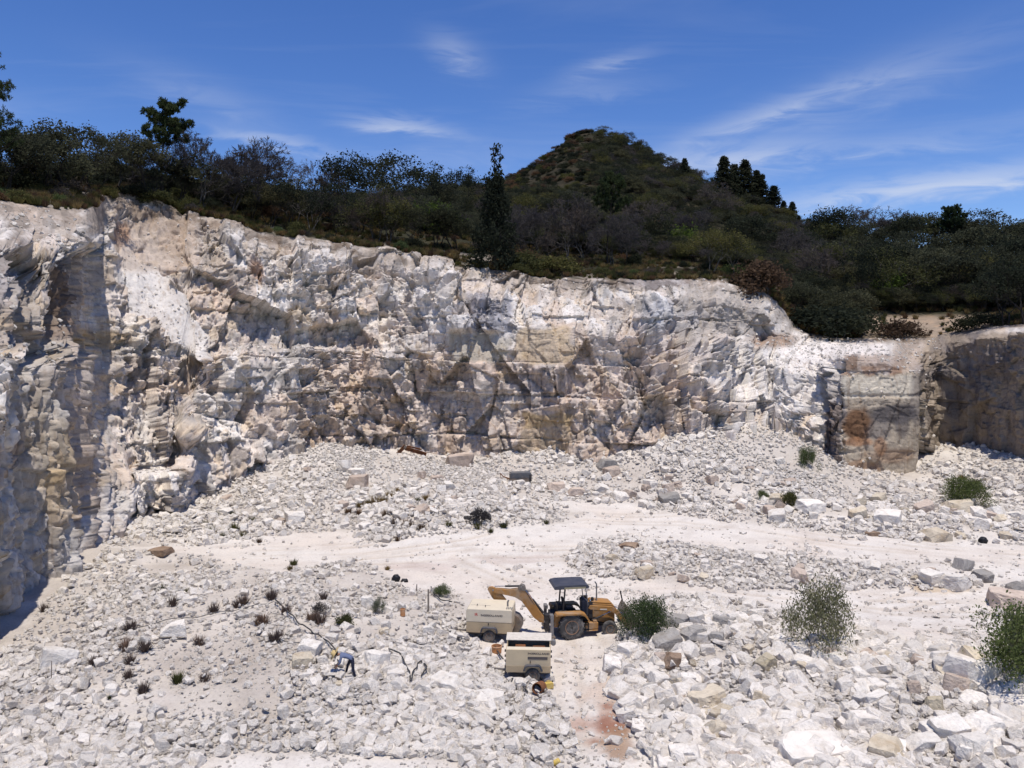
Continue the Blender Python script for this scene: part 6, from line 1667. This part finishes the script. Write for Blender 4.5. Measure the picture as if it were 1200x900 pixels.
# ---- the worker, bent over his tool
def worker():
    p = ground_hit(412, 796); e = empty('person', p + Vector((0, .15, 0)), R(6)); tag(e, 'person in straw hat, blue shirt and dark trousers bending over the rocks', 'person')
    # local frame: -x is the way he faces (picture left)
    gl = float(gz(p.x - .42, p.y + .45)) - p.z; gl = max(min(gl, .45), -.1)
    J = {'pelvis': (0, 0, .90), 'hipL': (-.03, .11, .87), 'hipR': (.03, -.11, .87), 'kneeL': (-.22, .22, .50 + gl * .6), 'kneeR': (.06, -.16, .47), 'ankL': (-.30, .34, .09 + gl), 'ankR': (.16, -.20, .08), 'toeL': (-.50, .36, .05 + gl), 'toeR': (-.05, -.22, .04),
         'waist': (-.14, 0, 1.00), 'chest': (-.36, 0, 1.10), 'neck': (-.54, 0, 1.13), 'headb': (-.62, 0, 1.13), 'head': (-.74, 0, 1.10), 'shL': (-.48, .19, 1.11), 'shR': (-.48, -.19, 1.11), 'elL': (-.55, .26, .83), 'elR': (-.52, -.28, .83), 'wrL': (-.68, .14, .62), 'wrR': (-.68, -.12, .62)}
    rad = {'pelvis': .15, 'hipL': .105, 'hipR': .105, 'kneeL': .068, 'kneeR': .068, 'ankL': .05, 'ankR': .05, 'toeL': .04, 'toeR': .04, 'waist': .135, 'chest': .155, 'neck': .06, 'headb': .07, 'head': .095, 'shL': .075, 'shR': .075, 'elL': .05, 'elR': .05, 'wrL': .034, 'wrR': .034}
    nm = list(J); E = [('pelvis', 'waist'), ('waist', 'chest'), ('chest', 'neck'), ('neck', 'headb'), ('headb', 'head'), ('pelvis', 'hipL'), ('hipL', 'kneeL'), ('kneeL', 'ankL'), ('ankL', 'toeL'), ('pelvis', 'hipR'), ('hipR', 'kneeR'), ('kneeR', 'ankR'), ('ankR', 'toeR'), ('chest', 'shL'), ('shL', 'elL'), ('elL', 'wrL'), ('chest', 'shR'), ('shR', 'elR'), ('elR', 'wrR')]
    verts = [J[n] for n in nm]; edges = [(nm.index(a), nm.index(b)) for a, b in E]; radii = [rad[n] for n in nm]
    # palms, thumbs and four fingers a side, closed round the bar
    for sd_, w in ((1, 'wrL'), (-1, 'wrR')):
        wi = nm.index(w); wx = Vector(J[w]); pm = wx + Vector((-.06, -.015 * sd_, -.05)); verts.append(tuple(pm)); radii.append(.032); pi = len(verts) - 1; edges.append((wi, pi))
        for k, ln in enumerate((.070, .078, .074, .060)):
            o = pm + Vector((-.030, sd_ * (.028 - .019 * k), -.022)); a = o + Vector((-.02, 0, -ln * .5)); b = a + Vector((.030, 0, -ln * .35))
            i0_ = len(verts); verts += [tuple(o), tuple(a), tuple(b)]; radii += [.010, .0095, .008]; edges += [(pi, i0_), (i0_, i0_ + 1), (i0_ + 1, i0_ + 2)]
        o = pm + Vector((.018, sd_ * -.030, -.010)); a = o + Vector((.0, sd_ * -.012, -.045)); i0_ = len(verts); verts += [tuple(o), tuple(a)]; radii += [.011, .009]; edges += [(pi, i0_), (i0_, i0_ + 1)]
    me = bpy.data.meshes.new('body'); me.from_pydata(verts, edges, []); o = obj('body', me, e)
    sk = o.modifiers.new('skin', 'SKIN'); sk.use_smooth_shade = True
    for v, r_ in zip(me.skin_vertices[0].data, radii): v.radius = (r_, r_); v.use_root = False
    me.skin_vertices[0].data[0].use_root = True
    ss_ = o.modifiers.new('sub', 'SUBSURF'); ss_.levels = 1; ss_.render_levels = 1
    dg = bpy.context.evaluated_depsgraph_get(); ev = o.evaluated_get(dg); me2 = bpy.data.meshes.new_from_object(ev); o.modifiers.clear(); o.data = me2
    for mt in ('skin', 'shirt_blue', 'trousers_dark', 'boot_leather'): me2.materials.append(MATS[mt])
    for pl_ in me2.polygons:
        c = pl_.center
        arm = c.x < -.44 and abs(c.y) > .05 and c.z < .95
        if arm: i_ = 0 if c.z < .70 else 1
        elif c.x > -.50 and c.z > .93 and c.x > -.57: i_ = 1 if c.x < .02 or c.z > .97 else 2
        elif c.x <= -.50 and c.z > .93: i_ = 0 if c.x < -.535 and abs(c.y) < .12 else 1
        else:
            low = (c.y > .0 and c.z < .13 + gl) or (c.y <= 0 and c.z < .12); i_ = 3 if low else 2
        pl_.material_index = i_; pl_.use_smooth = True
    MB().tube([(-.66, 0, 1.22), (-.72, 0, 1.21), (-.80, 0, 1.15)], [.09, .105, .06], 12).build('hair', MATS['hair_black'], e, smooth_=True)
    # face: nose, ears, eyes, mouth on the lowered head
    f = MB(); f.tube([(-.80, 0, 1.02), (-.83, 0, .99)], [.02, .008], 6); f.tube([(-.72, .088, 1.09), (-.72, .104, 1.08)], .024, 8); f.tube([(-.72, -.088, 1.09), (-.72, -.104, 1.08)], .024, 8); f.build('nose_and_ears', MATS['skin'], e)
    for s_ in (-.035, .035): MB().tube([(-.824, s_, 1.055), (-.832, s_, 1.052)], .011, 8).build('eye', MATS['hair_black'], e)
    MB().box((-.775, 0, .985), (.01, .05, .012)).build('mouth', MATS['lettering_red'], e)
    h = MB()                                      # straw hat: wide brim, dented crown
    rings = [(.02, .135), (.085, .13), (.105, .10), (.115, .0), (.20, -.012), (.27, .01), (.272, -.004), (.19, -.03), (.11, -.02)]
    h.lathe([(r_, y_) for r_, y_ in rings], (0, 0, 0), 24); h.build('straw_hat', MATS['straw'], e, scl=1.2, loc=(-.80, 0, 1.17), rot=(R(90), R(-58), 0), smooth_=True)
    t = MB().tube([(-.98, .02, .02), (-.70, 0, .55), (-.60, -.01, .74)], .022, 8).build('pry_bar', MATS['steel_grey']); t.location = e.location; t.rotation_euler = e.rotation_euler
    tag(t, 'thin steel pry bar in the hands of the bending worker', 'pry bar')


worker()


def ground_line(name, pix, r, mat, label, cat, lift=.05, sub=7, wob=.03, seed=1):
    """a hose or cable lying over the rubble through the listed sight lines"""
    rg = random.Random(seed); pts = [ground_hit(x, y) for x, y in pix]; out = []
    for a, b in zip(pts, pts[1:]):
        for k in range(sub):
            f = k / sub; q = a.lerp(b, f); q.x += rg.gauss(0, wob) * (k > 0); q.y += rg.gauss(0, wob) * (k > 0); out.append(q)
    out.append(pts[-1])
    sm = [(out[max(i - 1, 0)] + out[i] * 2 + out[min(i + 1, len(out) - 1)]) / 4 for i in range(len(out))]
    sm = [Vector((q.x, q.y, float(gz(q.x, q.y)) + lift + .02 * (1 + math.sin(i * .8)))) for i, q in enumerate(sm)]
    o = MB().tube(sm, r, 7).build(name, MATS[mat], smooth_=True); tag(o, label, cat); return o


ground_line('air_hose', [(322, 708), (334, 720), (350, 738), (366, 748), (380, 756), (391, 766), (397, 785)], .036, 'hose_rubber', 'thick black air hose running down the heap to the worker', 'hose', .30)
ground_line('cable', [(0, 799), (30, 790), (60, 782), (95, 768), (130, 752), (165, 738), (205, 728), (250, 722), (300, 712), (322, 708)], .022, 'cable_grey', 'thin dark cable sagging across the left rubble', 'cable', .14, wob=.03)
ground_line('cable', [(300, 748), (340, 756), (392, 765), (450, 762), (500, 762)], .022, 'cable_grey', 'thin cable crossing the heap behind the worker', 'cable', .12, wob=.03)
ground_line('air_hose', [(455, 768), (468, 772), (474, 784), (480, 796), (481, 806), (486, 792), (494, 782), (500, 790), (494, 800)], .036, 'hose_rubber', 'tangled black hose loops right of the big white block', 'hose', .30)
ground_line('air_hose', [(588, 808), (598, 800), (606, 802), (604, 812), (596, 808), (604, 799), (612, 806), (618, 816)], .045, 'hose_rubber', 'black hose coils by the wheel of the cream compressor', 'hose', .16)
ground_line('air_hose', [(545, 776), (562, 782), (580, 786), (592, 784)], .045, 'hose_rubber', 'black hose leading left from the cream compressor', 'hose', .14)
ground_line('air_hose', [(580, 762), (586, 772), (592, 782)], .045, 'hose_rubber', 'short dark hose between orange lump and cream compressor', 'hose', .16)
ground_line('air_hose', [(505, 690), (509, 700), (516, 706), (530, 708)], .04, 'hose_rubber', 'dark hose under the low bright green shrub', 'hose', .14)


def stake(px, py, hpx, r, mat, label, cat, lean=(0.05, 0)):
    p = ground_hit(px, py); h = hpx * px_size(p); o = MB().tube([(0, 0, -.15), (lean[0] * h * .5, lean[1] * h * .5, h * .5), (lean[0] * h, lean[1] * h, h)], [r, r * .95, r * .8], 7).build('stake', MATS[mat], loc=p); tag(o, label, cat)


stake(60, 806, 26, .025, 'wood_grey', 'thin stake standing beside the large white wedge', 'stake'); stake(502, 718, 26, .06, 'wood_grey', 'weathered post standing in the heap left of the white compressor', 'post', (0, .05)); stake(488, 695, 10, .04, 'wood_grey', 'short post on the track edge left of the green shrub', 'post')


def lathe_thing(name, px, py, prof, mat, label, cat, rot=(0, 0, 0), dz=0.0):
    p = ground_hit(px, py); e = MB().lathe(prof, (0, 0, 0), 22).build(name, MATS[mat], loc=p + Vector((0, 0, dz)), rot=rot, smooth_=False); tag(e, label, cat); return e


# drum on its side, open end to the viewer
p = ground_hit(632, 812); dr = empty('steel_drum', p + Vector((0, 0, .24)), R(-25)); tag(dr, 'short rusty drum lying on its side below the cream compressor', 'drum')
m = MB(); m.lathe([(.20, .30), (.24, .30), (.25, .28), (.25, .10), (.265, .08), (.25, .06), (.25, -.12), (.265, -.14), (.25, -.16), (.25, -.30), (.225, -.30), (.225, .24), (.02, .24)], (0, 0, 0), 26); m.build('shell', MATS['rusted'], dr, rot=(R(-12), 0, 0))
# yellow jerrycan tipped over
p = ground_hit(643, 807); jc = empty('jerrycan', p + Vector((0, 0, .14)), R(20)); tag(jc, 'small bright yellow plastic can beside the rusty drum', 'can')
MB().prism([(-.22, -.14), (-.22, .10), (-.14, .16), (.16, .16), (.22, .10), (.22, -.14)], -.11, .11).build('body', MATS['yellow_plastic'], jc, .03); MB().tube([(-.10, 0, .15), (-.10, 0, .23), (.06, 0, .23), (.08, 0, .15)], .02, 8).build('handle', MATS['yellow_plastic'], jc); MB().tube([(.16, 0, .13), (.21, 0, .20)], .035, 10).build('cap', MATS['black_plastic'], jc)
# orange drum-like lump by the white compressor
lathe_thing('orange_bucket', 582, 765, [(.24, -.02), (.26, .05), (.27, .30), (.285, .32), (.27, .34), (.24, .34), (.23, .10), (.05, .10)], 'orange_plastic', 'faded orange bucket between the two compressors', 'bucket', (R(90), 0, 0), 0.02)
lathe_thing('rusty_can', 472, 722, [(.13, 0), (.14, .02), (.14, .36), (.15, .38), (.13, .40), (.12, .36), (.12, .06), (.02, .06)], 'orange_plastic', 'small orange-rust can standing in the white heap', 'can', (R(90), 0, 0), 0.02)
lathe_thing('yellow_can', 649, 897, [(.10, 0), (.11, .02), (.11, .22), (.08, .26), (.04, .27)], 'yellow_plastic', 'small yellow container near the bottom edge', 'can', (R(90), R(60), 0), .05)


def sack(px, py, w, h, label, mat='black_plastic', seed=1):
    p = ground_hit(px, py); rg = random.Random(seed); bm = bmesh.new(); bmesh.ops.create_icosphere(bm, subdivisions=3, radius=.5)
    for v in bm.verts:
        c = v.co.copy(); k = 1 + .16 * math.sin(c.x * 9 + seed) * math.sin(c.y * 8 + c.z * 6) + .07 * rg.uniform(-1, 1); v.co = Vector((c.x * w * k, c.y * w * .8 * k, max(c.z, -.3) * h * k))
    me = bpy.data.meshes.new('sack'); bm.to_mesh(me); bm.free(); me.materials.append(MATS[mat]); set_smooth(me); o = obj('sack', me, None, p + Vector((0, 0, .26 * h))); tag(o, label, 'sack')


sack(464, 681, .55, .6, 'upright black plastic sack on the pale track', seed=3); sack(474, 682, .5, .3, 'flat black plastic sack next to the upright one', seed=8); sack(554, 808, .5, .42, 'dark blue-black sack on the white slab', 'slate_paint', seed=5); sack(740, 764, .4, .38, 'small black sack in the rubble right of the backhoe', seed=9); sack(1152, 636, .7, .6, 'dark sack among the roadside stones', seed=12)


# ---- old tyres dumped on the mound
def tyre(px, py, r, tilt, label):
    p = ground_hit(px, py); m = MB(); m.lathe([(r * .58, -.09), (r * .85, -.12), (r * .98, -.08), (r, 0), (r * .98, .08), (r * .85, .12), (r * .58, .09), (r * .62, 0)], (0, 0, 0), 24)
    o = m.build('tyre', MATS['tyre_rubber'], loc=p + Vector((0, 0, r * .75)), rot=tilt); tag(o, label, 'tyre')


tyre(556, 608, .45, (R(35), 0, R(20)), 'dark scrap tyre on the mound left of the dead shrub'); tyre(570, 611, .5, (R(10), R(20), R(-30)), 'dark scrap tyre standing behind the dead shrub'); tyre(548, 610, .35, (R(70), 0, 0), 'small scrap tyre lying flat at the mound edge')

write_labels()
